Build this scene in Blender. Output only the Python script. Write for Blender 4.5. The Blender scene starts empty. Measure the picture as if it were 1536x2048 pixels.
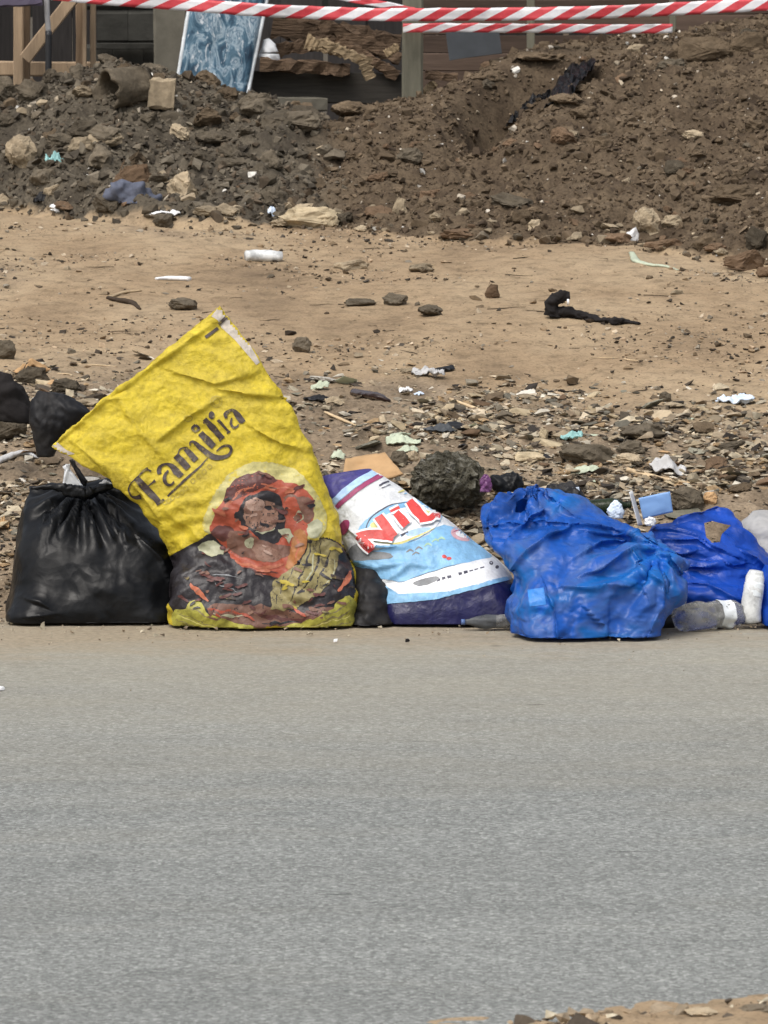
import bpy, bmesh, math, random
import numpy as np
from mathutils import Vector, Matrix
from mathutils.bvhtree import BVHTree

# ------------------------------------------------------------------ camera, sky, sun, exposure
scene = bpy.context.scene
CAM_H, FPX, HORIZON = 1.6, 9240.0, 28.0          # focal length and horizon in pixels of the 1536 x 2048 frame
PITCH = math.atan((1024 - HORIZON) / FPX)
cam_data = bpy.data.cameras.new('camera')
cam_data.sensor_fit = 'VERTICAL'
cam_data.sensor_height = 36.0
cam_data.lens = FPX / 2048 * 36.0
cam_data.clip_start = 0.1
cam_data.clip_end = 2000
cam_data.dof.use_dof = True
cam_data.dof.focus_distance = 12.4
cam_data.dof.aperture_fstop = 22.0
cam = bpy.data.objects.new('camera', cam_data)
scene.collection.objects.link(cam)
cam.location = (0, 0, CAM_H)
cam.rotation_euler = (math.pi / 2 - PITCH, 0, 0)
scene.camera = cam

SUN_EL, SUN_AZ = math.radians(58), math.radians(212)   # azimuth clockwise from +Y: behind the camera, a little to its left
world = bpy.data.worlds.new('World')
scene.world = world
world.use_nodes = True
wn = world.node_tree.nodes
wl = world.node_tree.links
wn.clear()
sky = wn.new('ShaderNodeTexSky')
sky.sky_type = 'NISHITA'
sky.sun_disc = False
sky.sun_elevation = SUN_EL
sky.sun_rotation = SUN_AZ
sky.dust_density = 6.0
sky.air_density = 1.2
sky.ozone_density = 1.0
hs = wn.new('ShaderNodeHueSaturation')
hs.inputs['Saturation'].default_value = 0.42
bg = wn.new('ShaderNodeBackground')
bg.inputs['Strength'].default_value = 0.15
wo = wn.new('ShaderNodeOutputWorld')
wl.new(sky.outputs[0], hs.inputs['Color'])
wl.new(hs.outputs[0], bg.inputs['Color'])
wl.new(bg.outputs[0], wo.inputs['Surface'])
sun_data = bpy.data.lights.new('sun', 'SUN')
sun_data.energy = 0.9
sun_data.angle = math.radians(30)
sun_data.color = (1.0, 0.965, 0.91)
sun = bpy.data.objects.new('sun', sun_data)
scene.collection.objects.link(sun)
sd = Vector((math.sin(SUN_AZ) * math.cos(SUN_EL), math.cos(SUN_AZ) * math.cos(SUN_EL), math.sin(SUN_EL)))
sun.rotation_euler = (-sd).to_track_quat('-Z', 'Y').to_euler()
scene.view_settings.view_transform = 'Standard'
scene.view_settings.look = 'None'
scene.view_settings.gamma = 1.0
scene.view_settings.exposure = 0.26
scene.view_settings.use_curve_mapping = False
scene.cycles.max_bounces = 6
scene.cycles.diffuse_bounces = 3

# ------------------------------------------------------------------ helpers
rng = np.random.default_rng(7)
C = scene.collection
ca, sa = math.cos(PITCH), math.sin(PITCH)


def ray(px, py):
    """World direction (y = 1) through a point of the 1536 x 2048 frame."""
    x, y = (px - 768) / FPX, -(py - 1024) / FPX
    d = np.array([x, ca + y * sa, -sa + y * ca])
    return d / d[1]


def at(px, py, Y):
    d = ray(px, py)
    return np.array([d[0] * Y, Y, CAM_H + d[2] * Y])


def pxm(Y):
    return FPX / Y


def tag(o, label=None, cat=None, group=None, kind=None):
    if label: o['label'] = label
    if cat: o['category'] = cat
    if group: o['group'] = group
    if kind: o['kind'] = kind
    return o


def link(name, mesh, mats=None, parent=None):
    o = bpy.data.objects.new(name, mesh)
    C.objects.link(o)
    if mats is not None:
        for m in (mats if isinstance(mats, (list, tuple)) else [mats]):
            if m.name not in [s.name for s in mesh.materials if s]:
                mesh.materials.append(m)
    if parent is not None:
        o.parent = parent
    return o


def empty(name, loc, rz=0.0):
    o = bpy.data.objects.new(name, None)
    C.objects.link(o)
    o.location = loc
    o.rotation_euler = (0, 0, rz)
    o.empty_display_size = 0.1
    return o


def np_mesh(name, verts, faces, smooth=False, col=None, matidx=None):
    """faces: (n,3) or (n,4) int array"""
    verts = np.asarray(verts, np.float32)
    faces = np.asarray(faces, np.int32)
    k = faces.shape[1]
    me = bpy.data.meshes.new(name)
    me.vertices.add(len(verts))
    me.vertices.foreach_set('co', verts.ravel())
    me.loops.add(faces.size)
    me.loops.foreach_set('vertex_index', faces.ravel())
    me.polygons.add(len(faces))
    me.polygons.foreach_set('loop_start', np.arange(0, faces.size, k, dtype=np.int32))
    me.polygons.foreach_set('loop_total', np.full(len(faces), k, np.int32))
    if matidx is not None:
        me.polygons.foreach_set('material_index', np.asarray(matidx, np.int32))
    me.update(calc_edges=True)
    me.polygons.foreach_set('use_smooth', np.full(len(faces), smooth, bool))
    if col is not None:
        a = me.color_attributes.new('col', 'FLOAT_COLOR', 'POINT')
        c = np.ones((len(verts), 4), np.float32)
        c[:, :3] = col
        a.data.foreach_set('color', c.ravel())
    me.validate()
    return me


def grid_faces(M, N, wrap=False):
    i = np.arange(M - 1)[:, None]
    j = np.arange(N if wrap else N - 1)[None, :]
    j2 = (j + 1) % N
    return np.stack(np.broadcast_arrays(i * N + j, i * N + j2, (i + 1) * N + j2, (i + 1) * N + j), -1).reshape(-1, 4)


# ---- numpy gradient noise
_p = np.random.default_rng(3).permutation(512)
_g = np.random.default_rng(4).normal(size=(512, 3))
_g /= np.linalg.norm(_g, axis=1)[:, None]


def perlin(x, y, z=0.0):
    x, y, z = np.broadcast_arrays(np.asarray(x, float), np.asarray(y, float), np.asarray(z, float))
    xi, yi, zi = np.floor(x).astype(int), np.floor(y).astype(int), np.floor(z).astype(int)
    fx, fy, fz = x - xi, y - yi, z - zi
    u, v, w = [t * t * t * (t * (t * 6 - 15) + 10) for t in (fx, fy, fz)]

    def gr(a, b, c):
        h = _p[(_p[(_p[(xi + a) & 511] + yi + b) & 511] + zi + c) & 511]
        g = _g[h]
        return g[..., 0] * (fx - a) + g[..., 1] * (fy - b) + g[..., 2] * (fz - c)
    if not np.any(fz):
        a0 = gr(0, 0, 0) * (1 - u) + gr(1, 0, 0) * u
        a1 = gr(0, 1, 0) * (1 - u) + gr(1, 1, 0) * u
        return 1.6 * (a0 * (1 - v) + a1 * v)
    r = 0
    for c, wc in ((0, 1 - w), (1, w)):
        for b, vb in ((0, 1 - v), (1, v)):
            for a, ub in ((0, 1 - u), (1, u)):
                r = r + gr(a, b, c) * ub * vb * wc
    return 1.6 * r


def fbm(x, y, z=0.0, o=4, gain=.5):
    r, a, f = 0, 1.0, 1.0
    for k in range(o):
        r = r + a * perlin(x * f + 17.3 * k, y * f - 9.1 * k, z * f)
        a *= gain
        f *= 2.03
    return r


def smooth01(t):
    t = np.clip(t, 0, 1)
    return t * t * (3 - 2 * t)


# ------------------------------------------------------------------ materials
MATS = {}


class NT:
    """small wrapper that builds a node material"""
    def __init__(s, name):
        s.m = bpy.data.materials.new(name)
        s.m.use_nodes = True
        s.t = s.m.node_tree
        s.t.nodes.clear()
        s.out = s.n('ShaderNodeOutputMaterial')
        s.b = s.n('ShaderNodeBsdfPrincipled')
        s.t.links.new(s.b.outputs[0], s.out.inputs['Surface'])
        MATS[name] = s.m

    def n(s, ty, **kw):
        nd = s.t.nodes.new(ty)
        for k, v in kw.items():
            setattr(nd, k, v)
        return nd

    def put(s, sock, v):
        if hasattr(v, 'is_linked') or hasattr(v, 'links'):
            s.t.links.new(v, sock)
        else:
            if isinstance(v, (tuple, list)) and len(v) == 3 and sock.type == 'RGBA':
                v = (*v, 1)
            sock.default_value = v

    def set(s, **kw):
        for k, v in kw.items():
            s.put(s.b.inputs[k.replace('_', ' ')], v)
        return s

    def coord(s, kind='Object', scale=None):
        tc = s.n('ShaderNodeTexCoord')
        o = tc.outputs[kind]
        if scale is not None:
            mp = s.n('ShaderNodeMapping')
            mp.inputs['Scale'].default_value = scale
            s.t.links.new(o, mp.inputs['Vector'])
            o = mp.outputs[0]
        return o

    def pos(s, scale=None):
        g = s.n('ShaderNodeNewGeometry')
        o = g.outputs['Position']
        if scale is not None:
            mp = s.n('ShaderNodeMapping')
            mp.inputs['Scale'].default_value = scale
            s.t.links.new(o, mp.inputs['Vector'])
            o = mp.outputs[0]
        return o

    def noise(s, vec, scale, detail=4, rough=.55, dist=0.0, out='Fac'):
        nd = s.n('ShaderNodeTexNoise')
        s.t.links.new(vec, nd.inputs['Vector'])
        nd.inputs['Scale'].default_value = scale
        nd.inputs['Detail'].default_value = detail
        nd.inputs['Roughness'].default_value = rough
        nd.inputs['Distortion'].default_value = dist
        return nd.outputs[out]

    def voro(s, vec, scale, out='Distance', feature='F1'):
        nd = s.n('ShaderNodeTexVoronoi')
        nd.feature = feature
        s.t.links.new(vec, nd.inputs['Vector'])
        nd.inputs['Scale'].default_value = scale
        return nd.outputs[out]

    def ramp(s, fac, stops, interp='LINEAR'):
        nd = s.n('ShaderNodeValToRGB')
        cr = nd.color_ramp
        cr.interpolation = interp
        while len(cr.elements) > 1:
            cr.elements.remove(cr.elements[0])
        for i, (p, c) in enumerate(stops):
            if not isinstance(c, (tuple, list)): c = (c, c, c)
            e = cr.elements[0] if i == 0 else cr.elements.new(p)
            e.position = p
            e.color = (*c, 1)
        s.put(nd.inputs['Fac'], fac)
        return nd.outputs['Color']

    def mix(s, fac, a, b, mode='MIX'):
        nd = s.n('ShaderNodeMix')
        nd.data_type = 'RGBA'
        nd.blend_type = mode
        s.put(nd.inputs[0], fac)
        s.put(nd.inputs[6], a)
        s.put(nd.inputs[7], b)
        return nd.outputs[2]

    def math(s, op, a, b=0.0):
        nd = s.n('ShaderNodeMath', operation=op)
        s.put(nd.inputs[0], a)
        s.put(nd.inputs[1], b)
        return nd.outputs[0]

    def attr(s, name, out='Color'):
        nd = s.n('ShaderNodeAttribute')
        nd.attribute_name = name
        return nd.outputs[out]

    def rand(s):
        return s.n('ShaderNodeObjectInfo').outputs['Random']

    def bump(s, h, strength=.5, dist=.01, chain=None):
        nd = s.n('ShaderNodeBump')
        nd.inputs['Strength'].default_value = strength
        nd.inputs['Distance'].default_value = dist
        s.put(nd.inputs['Height'], h)
        if chain is not None:
            s.t.links.new(chain, nd.inputs['Normal'])
        s.t.links.new(nd.outputs[0], s.b.inputs['Normal'])
        return nd.outputs[0]


def simple(name, col, rough=.7, var=.25, nscale=30, bump=.3, bdist=.004, spec=.3, stretch=(1, 1, 1), rand=0.0, **kw):
    """base colour with mottling, wear and fine relief"""
    t = NT(name)
    v = t.pos(stretch)
    n1 = t.noise(v, nscale, 6, .6)
    n2 = t.noise(v, nscale * .22, 3, .5)
    k = t.math('ADD', t.math('MULTIPLY', n1, .6), t.math('MULTIPLY', n2, .4))
    lo = tuple(c * (1 - var) for c in col)
    hi = tuple(min(1, c * (1 + var)) for c in col)
    c = t.ramp(k, [(.3, lo), (.5, col), (.7, hi)])
    if rand:
        f = t.math('ADD', t.math('MULTIPLY', t.rand(), 2 * rand), 1 - rand)
        c = t.mix(1.0, c, f, 'MULTIPLY')
    t.set(Base_Color=c, Roughness=rough)
    t.b.inputs['Specular IOR Level'].default_value = spec
    t.bump(n1, bump, bdist)
    for k_, v_ in kw.items():
        t.set(**{k_: v_})
    return t.m


# ground: zones come from the terrain's own attributes (soil of the heap, litter band)
def mat_ground():
    t = NT('soil')
    z = t.n('ShaderNodeSeparateColor')
    t.t.links.new(t.attr('zone'), z.inputs[0])
    heap, band, moist = z.outputs[0], z.outputs[1], z.outputs[2]
    v = t.pos()
    vs = t.pos((1, .55, 1))
    a = t.noise(vs, 1.6, 5, .55)
    b = t.noise(v, 14, 6, .65)
    c = t.noise(v, 90, 4, .7)
    sand = t.ramp(a, [(.28, (.180, .130, .083)), (.45, (.290, .212, .132)), (.60, (.345, .262, .168)), (.75, (.240, .182, .122))])
    sand = t.mix(1.0, sand, t.ramp(b, [(.25, .55), (.5, 1.0), (.75, 1.14)]), 'MULTIPLY')
    sand = t.mix(1.0, sand, t.ramp(t.noise(t.pos((1, .35, 1)), 34, 5, .7), [(.30, .62), (.42, 1.0)]), 'MULTIPLY')
    sand = t.mix(1.0, sand, t.ramp(c, [(.30, .55), (.45, 1.0), (.75, 1.2)]), 'MULTIPLY')
    clay = t.ramp(t.noise(v, 5, 6, .65), [(.28, (.036, .026, .018)), (.45, (.085, .062, .041)), (.6, (.118, .088, .058)), (.74, (.15, .113, .075))])
    clay = t.mix(t.ramp(moist, [(.0, 0), (1, 1)]), clay, t.ramp(t.noise(v, 7, 6, .65), [(.3, (.038, .032, .025)), (.5, (.085, .072, .054)), (.7, (.135, .115, .086))]))
    clay = t.mix(1.0, clay, t.ramp(c, [(.28, .5), (.5, 1.0), (.72, 1.35)]), 'MULTIPLY')
    bnd = t.ramp(t.noise(vs, 9, 6, .65), [(.3, (.10, .078, .054)), (.48, (.20, .153, .105)), (.65, (.30, .235, .163)), (.8, (.17, .146, .110))])
    bnd = t.mix(1.0, bnd, t.ramp(c, [(.28, .5), (.5, 1.0), (.72, 1.25)]), 'MULTIPLY')
    bf = t.math('ADD', band, t.math('MULTIPLY', t.math('SUBTRACT', t.noise(vs, 4, 5, .6), .5), 1.1))
    col = t.mix(t.ramp(bf, [(.30, 0), (.70, 1)]), sand, bnd)
    hf = t.math('ADD', heap, t.math('MULTIPLY', t.math('SUBTRACT', b, .5), .8))
    col = t.mix(t.ramp(hf, [(.38, 0), (.62, 1)]), col, clay)
    t.set(Base_Color=col, Roughness=.95)
    t.b.inputs['Specular IOR Level'].default_value = .12
    n0 = t.bump(b, .5, .012)
    t.bump(c, .6, .004, n0)
    return t.m


def mat_road():
    t = NT('asphalt')
    v = t.pos()
    sep = t.n('ShaderNodeSeparateXYZ')
    t.t.links.new(v, sep.inputs[0])
    y = sep.outputs['Y']
    fine = t.noise(v, 330, 3, .75)
    agg = t.voro(v, 150, 'Color')
    aggv = t.n('ShaderNodeSeparateColor')
    t.t.links.new(agg, aggv.inputs[0])
    big = t.noise(t.pos((.35, .8, 1)), 1.5, 5, .6)
    streak = t.noise(t.pos((.12, 2.2, 1)), 2.4, 4, .6)
    base = t.ramp(aggv.outputs[0], [(0, (.150, .156, .148)), (.45, (.222, .231, .221)), (.8, (.268, .277, .264)), (.97, (.36, .37, .35))])
    base = t.mix(1.0, base, t.ramp(fine, [(.25, .55), (.45, .97), (.75, 1.22)]), 'MULTIPLY')
    pit = t.noise(t.pos((.35, 1.2, 1)), 21, 4, .7)
    base = t.mix(1.0, base, t.ramp(pit, [(.24, .45), (.31, 1.0), (.70, 1.0), (.78, 1.16)]), 'MULTIPLY')
    base = t.mix(1.0, base, t.ramp(big, [(.3, .88), (.55, 1.0), (.7, 1.07)]), 'MULTIPLY')
    base = t.mix(1.0, base, t.ramp(streak, [(.3, .93), (.5, 1.0), (.7, 1.05)]), 'MULTIPLY')
    # dust blown out from the verge, thinning with distance from the road's edge
    d1 = t.n('ShaderNodeMapRange')
    t.put(d1.inputs[0], y)
    d1.inputs[1].default_value, d1.inputs[2].default_value = 9.0, 12.2
    d1.inputs[3].default_value, d1.inputs[4].default_value = 0.0, .62
    dn = t.math('ADD', d1.outputs[0], t.math('MULTIPLY', t.math('SUBTRACT', t.noise(t.pos((.5, 1.6, 1)), 2.2, 6, .65), .5), .55))
    dust = t.ramp(t.noise(v, 40, 5, .7), [(.3, (.27, .245, .19)), (.6, (.375, .35, .28))])
    col = t.mix(t.ramp(dn, [(.02, 0), (.55, .75), (.9, .95)]), base, dust)
    d2 = t.n('ShaderNodeMapRange')
    t.put(d2.inputs[0], t.math('ADD', y, t.math('MULTIPLY', sep.outputs['X'], -.16)))
    d2.inputs[1].default_value, d2.inputs[2].default_value = 11.2, 12.0
    edge = t.math('ADD', d2.outputs[0], t.math('MULTIPLY', t.math('SUBTRACT', t.noise(t.pos((.6, 1.3, 1)), 3.2, 7, .72), .5), 1.9))
    sand = t.ramp(t.noise(v, 60, 5, .7), [(.3, (.22, .178, .125)), (.6, (.36, .30, .215))])
    col = t.mix(t.ramp(edge, [(.35, 0), (.95, .85)]), col, sand)
    spot = t.noise(t.pos((.5, 1.0, 1)), 3.1, 5, .7)
    col = t.mix(1.0, col, t.ramp(spot, [(.28, .80), (.40, 1.0), (.68, 1.0), (.78, 1.07)]), 'MULTIPLY')
    scar = t.noise(t.pos((.30, 1.5, 1)), 17, 3, .5)
    col = t.mix(1.0, col, t.ramp(scar, [(.245, .45), (.285, 1.0)]), 'MULTIPLY')
    t.set(Base_Color=col, Roughness=.92)
    t.b.inputs['Specular IOR Level'].default_value = .15
    n0 = t.bump(t.noise(v, 25, 4, .6), .25, .006)
    t.bump(t.math('ADD', fine, aggv.outputs[1]), .55, .0035, n0)
    return t.m


def mat_attr(name, rough=.9, nscale=60, bump=.5, var=.3, spec=.15):
    t = NT(name)
    n = t.noise(t.pos(), nscale, 5, .65)
    t.set(Base_Color=t.mix(1.0, t.attr('col'), t.ramp(n, [(.25, 1 - var), (.5, 1.0), (.75, 1 + var)]), 'MULTIPLY'), Roughness=rough)
    t.b.inputs['Specular IOR Level'].default_value = spec
    t.bump(n, bump, .006)
    return t.m


mat_ground()
mat_road()
mat_attr('loose')
simple('clay_rock', (.118, .088, .058), .95, .45, 26, .9, .014, .08, rand=.3)
simple('grey_rock', (.108, .090, .066), .95, .5, 26, .9, .014, .08, rand=.38)
simple('pale_stone', (.315, .255, .175), .93, .45, 28, .8, .010, .1, rand=.35)
simple('cream_stone', (.42, .345, .23), .92, .45, 22, .8, .01, .12)
simple('red_rock', (.140, .094, .060), .95, .4, 26, .8, .012, .08, rand=.25)
simple('white_bit', (.74, .75, .76), .5, .12, 25, .3, .004, .4)
simple('paper_blue', (.62, .72, .86), .55, .08, 20, .2, .002, .4)
simple('card_blue', (.20, .36, .66), .5, .1, 20, .2, .002, .4)
simple('teal_plastic', (.26, .48, .47), .45, .15, 30, .3, .003, .4)
simple('pale_green', (.45, .50, .38), .6, .2, 30, .3, .003, .3)
simple('drab_scrap', (.20, .19, .145), .7, .35, 40, .5, .004, .25, rand=.4)
simple('pale_scrap', (.50, .47, .41), .6, .25, 40, .4, .003, .3, rand=.3)
simple('cardboard', (.47, .30, .155), .85, .15, 25, .3, .004, .2)
simple('black_cloth', (.022, .020, .020), .95, .3, 60, .5, .004, .1)
simple('dark_twig', (.055, .040, .028), .9, .35, 40, .5, .004, .15, rand=.4)
simple('pale_twig', (.46, .35, .22), .85, .3, 40, .5, .004, .2, rand=.25)
simple('blue_cloth', (.095, .105, .14), .9, .35, 22, .6, .01, .15)
simple('timber', (.36, .265, .175), .8, .28, 14, .5, .004, .2, stretch=(6, 6, .6))
simple('timber_shaded', (.22, .155, .10), .85, .3, 14, .5, .004, .2, stretch=(6, 6, .6))  # darker copy of timber, with the shade of a post side in the colour
simple('dark_board', (.060, .055, .048), .85, .4, 14, .5, .004, .2, stretch=(.6, 6, 6))
simple('wall_board', (.030, .027, .026), .85, .4, 12, .5, .004, .2, stretch=(6, 6, .6), rand=.4)
simple('brown_board', (.085, .060, .046), .85, .3, 12, .5, .004, .2, stretch=(.6, 6, 6), rand=.3)
simple('old_post', (.155, .148, .112), .85, .25, 14, .5, .004, .2, stretch=(5, 5, .7))
simple('cement', (.135, .125, .10), .9, .25, 16, .5, .006, .15)
simple('dark_block', (.042, .041, .036), .92, .3, 20, .6, .008, .15, rand=.2)
simple('firewood', (.125, .085, .056), .9, .6, 20, 1.0, .016, .12, stretch=(.8, 3, 5), rand=.35)
simple('firewood_pale', (.33, .25, .155), .9, .6, 20, 1.0, .014, .12, stretch=(.8, 3, 5), rand=.2)
simple('slate_sheet', (.055, .062, .070), .6, .25, 12, .3, .004, .4)
simple('pipe_black', (.02, .021, .024), .45, .3, 20, .2, .003, .5)
simple('pipe_grey', (.42, .42, .42), .5, .2, 20, .2, .003, .4)
simple('purple_sheet', (.10, .085, .13), .5, .3, 12, .4, .006, .4)


def crush(t, v, s1=17, s2=44):
    """height of crushed sheet: facets with sharp ridges"""
    w = t.n('ShaderNodeVectorMath', operation='ADD')
    t.t.links.new(v, w.inputs[0])
    nz = t.n('ShaderNodeTexNoise')
    t.t.links.new(v, nz.inputs['Vector'])
    nz.inputs['Scale'].default_value = 6
    sc = t.n('ShaderNodeVectorMath', operation='SCALE')
    t.t.links.new(nz.outputs['Color'], sc.inputs[0])
    sc.inputs['Scale'].default_value = .12
    t.t.links.new(sc.outputs[0], w.inputs[1])
    a = t.voro(w.outputs[0], s1)
    b = t.voro(w.outputs[0], s2)
    return t.math('ADD', a, t.math('MULTIPLY', b, .45))


def film(name, col, rough=.35, dust=(.4, .36, .3), dustamt=.25, var=.3, nscale=9, bump=.22, transl=0.0, tones=None, spec=.4):
    """thin plastic film: sharp little creases, glossy, partly dusty"""
    t = NT(name)
    v = t.pos()
    cr = t.noise(v, 13, 4, .5, .6)
    cr2 = t.voro(v, 38, 'Distance', 'DISTANCE_TO_EDGE')
    n = t.noise(v, nscale, 4, .55, .4)
    lo = tuple(c * (1 - var) for c in col)
    hi = tuple(min(1, c * (1 + var) + .004) for c in col)
    c = t.ramp(n, tones if tones else [(.32, lo), (.5, col), (.68, hi)])
    dn = t.ramp(t.noise(v, 11, 6, .7), [(.48, 0), (.8, dustamt)])
    c = t.mix(dn, c, dust)
    t.set(Base_Color=c, Roughness=t.math('ADD', t.math('MULTIPLY', dn, 1.2), t.ramp(cr, [(.3, rough * .8), (.7, rough * 1.25)])))
    t.b.inputs['Specular IOR Level'].default_value = spec
    n0 = t.bump(cr, bump, .008)
    t.bump(crush(t, v), bump * 1.6, .011, n0)
    if transl:
        tr = t.n('ShaderNodeBsdfTranslucent')
        t.put(tr.inputs['Color'], c)
        mx = t.n('ShaderNodeMixShader')
        mx.inputs[0].default_value = transl
        t.t.links.new(t.b.outputs[0], mx.inputs[1])
        t.t.links.new(tr.outputs[0], mx.inputs[2])
        t.t.links.new(mx.outputs[0], t.out.inputs['Surface'])
    return t.m


film('black_film', (.0035, .004, .005), .34, (.03, .029, .028), .2, bump=.12, spec=.20)
film('black_film_dull', (.010, .010, .0115), .5, (.09, .08, .07), .4, spec=.25)
film('blue_film', (.012, .072, .33), .34, (.10, .18, .40), .15, .5, 5, .20, .25, spec=.32, tones=[
    (.25, (.006, .026, .11)), (.36, (.009, .060, .28)), (.45, (.010, .105, .50)), (.52, (.050, .130, .42)), (.58, (.010, .145, .50)), (.66, (.012, .125, .60)), (.76, (.05, .24, .78))])
film('blue_film_deep', (.009, .066, .42), .32, (.12, .18, .38), .12, .5, 6, .18, .25, spec=.32)
film('white_film', (.52, .52, .52), .45, (.36, .33, .29), .6, .15, 8, .4, .1)
film('grey_film', (.36, .36, .36), .5, (.30, .27, .23), .7, .2, 8, .4)
film('purple_film', (.16, .05, .16), .35, (.4, .3, .4), .4)


def mat_weave(name, col, stain, stainamt, rough=.55, grain=1.0, spec=.35):
    """woven polypropylene: tape weave, abrasion and dirt of its own shape"""
    t = NT(name)
    v = t.pos()
    wv = t.n('ShaderNodeTexWave')
    wv.wave_type = 'BANDS'
    wv.bands_direction = 'X'
    t.t.links.new(v, wv.inputs['Vector'])
    wv.inputs['Scale'].default_value = 120
    wv2 = t.n('ShaderNodeTexWave')
    wv2.bands_direction = 'Z'
    t.t.links.new(v, wv2.inputs['Vector'])
    wv2.inputs['Scale'].default_value = 120
    n1 = t.noise(v, 7, 6, .65, .8)
    n2 = t.noise(v, 55, 4, .7)
    c = t.mix(t.ramp(n1, [(.42, 0), (.75, stainamt)]), col, stain)
    c = t.mix(1.0, c, t.ramp(n2, [(.3, 1 - .28 * grain), (.5, 1.0), (.7, 1 + .16 * grain)]), 'MULTIPLY')
    c = t.mix(1.0, c, t.ramp(t.noise(v, 18, 5, .65), [(.3, 1 - .22 * grain), (.55, 1.0)]), 'MULTIPLY')
    t.set(Base_Color=c, Roughness=rough)
    t.b.inputs['Specular IOR Level'].default_value = spec
    n0 = t.bump(t.math('ADD', crush(t, v, 9, 52), t.math('MULTIPLY', t.noise(v, 30, 6, .7, 1.0), 1.2)), .42, .016)
    t.bump(t.math('MULTIPLY', wv.outputs['Fac'], wv2.outputs['Fac']), .12, .0012, n0)
    return t.m


mat_weave('sack_yellow', (.60, .465, .030), (.44, .34, .05), .7, grain=.9)
mat_weave('sack_white', (.55, .49, .42), (.40, .34, .27), .5)
mat_weave('nil_white', (.74, .77, .80), (.42, .42, .42), .5, .38, .6, .45)


def ink(name, col, rough=.5, grain=.7, wear=None, wearamt=0.0):
    t = NT(name)
    v = t.pos()
    n = t.noise(v, 45, 5, .7)
    c = t.mix(1.0, col, t.ramp(n, [(.3, 1 - .3 * grain), (.5, 1.0), (.72, 1 + .25 * grain)]), 'MULTIPLY')
    c = t.mix(1.0, c, t.ramp(t.noise(v, 12, 5, .6), [(.35, 1 - .25 * grain), (.6, 1.05)]), 'MULTIPLY')
    if wear:
        c = t.mix(t.ramp(t.noise(v, 30, 6, .75), [(.55, 0), (.62, wearamt)]), c, wear)
    t.set(Base_Color=c, Roughness=rough)
    t.b.inputs['Specular IOR Level'].default_value = .4
    t.bump(t.math('ADD', crush(t, v, 16, 50), t.noise(v, 30, 5, .65, 1.0)), .3, .012)
    return t.m


ink('ink_brown', (.045, .030, .026), .5, .6, (.5, .4, .08), .35)
ink('ink_faint', (.42, .33, .045), .5, .6)
ink('ink_halo', (.52, .47, .19), .5, 1.0, (.56, .44, .04), .9)
ink('ink_red', (.36, .075, .040), .45)
ink('ink_maroon', (.10, .034, .030), .45)
ink('ink_dark', (.020, .017, .020), .38)
ink('ink_skin', (.24, .135, .095), .5)
ink('ink_skin_pale', (.36, .24, .19), .5)
ink('ink_brownskin', (.17, .085, .060), .5)
ink('ink_pale', (.37, .37, .25), .45)
ink('ink_rust', (.34, .14, .045), .5)
ink('ink_khaki', (.26, .22, .095), .5, 1.0, (.04, .03, .02), .8)
ink('ink_orange', (.42, .13, .07), .5)
ink('ink_leaf', (.40, .375, .065), .45, 1.0, (.10, .08, .02), .5)
ink('ink_navy', (.013, .013, .070), .35)
ink('ink_purple', (.045, .038, .20), .4)
ink('ink_sky', (.23, .47, .72), .38)
ink('ink_skypale', (.40, .58, .84), .38)
ink('ink_crimson', (.30, .045, .13), .4)
ink('ink_scarlet', (.62, .060, .055), .38)
ink('ink_white', (.80, .82, .84), .38, .4)
ink('ink_grime', (.24, .25, .26), .6, 1.0)
ink('ink_text', (.06, .06, .09), .5)
ink('ink_yellow', (.68, .62, .22), .4)
ink('ink_pink', (.66, .40, .44), .4)
ink('ink_cyan', (.035, .21, .62), .4, .5)
ink('ink_ltgreen', (.38, .58, .42), .4)


def mat_tape():
    t = NT('hazard_tape')
    uv = t.n('ShaderNodeUVMap')
    sep = t.n('ShaderNodeSeparateXYZ')
    t.t.links.new(uv.outputs[0], sep.inputs[0])
    k = t.math('FRACT', t.math('ADD', sep.outputs['X'], t.math('MULTIPLY', sep.outputs['Y'], -.36)))
    n = t.noise(t.pos(), 20, 4, .6)
    red = t.ramp(n, [(.3, (.50, .035, .05)), (.7, (.66, .07, .085))])
    wh = t.ramp(n, [(.3, (.66, .66, .70)), (.7, (.82, .82, .83))])
    t.set(Base_Color=t.mix(t.ramp(k, [(0, 0), (.5, 1)], 'CONSTANT'), red, wh), Roughness=.4)
    t.bump(n, .4, .01)
    return t.m


mat_tape()


def mat_mattress():
    t = NT('marbled_fabric')
    v = t.pos((1.25, 1.0, .62))
    n = t.noise(v, 12, 4, .55, 1.6)
    n2 = t.noise(v, 17, 4, .6, 2.5)
    c = t.ramp(n, [(.30, (.010, .030, .058)), (.42, (.030, .080, .130)), (.50, (.085, .165, .23)), (.57, (.28, .36, .42)), (.62, (.07, .14, .20)), (.70, (.42, .48, .53)), (.80, (.55, .58, .62))])
    c = t.mix(t.ramp(n2, [(.60, 0), (.68, .85)]), c, (.62, .66, .70))
    t.set(Base_Color=c, Roughness=.8)
    t.bump(n2, .4, .01)
    return t.m


mat_mattress()


def mat_bottle(name, col, rough=.18, alpha=.35):
    t = NT(name)
    n = t.noise(t.pos(), 30, 5, .65)
    c = t.ramp(n, [(.35, tuple(x * .55 for x in col)), (.6, col)])
    t.set(Base_Color=c, Roughness=t.ramp(n, [(.3, rough), (.7, rough + .3)]))
    t.b.inputs['Transmission Weight'].default_value = alpha
    t.b.inputs['IOR'].default_value = 1.3
    t.bump(t.noise(t.pos(), 40, 3, .6), .35, .006)
    return t.m


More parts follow.
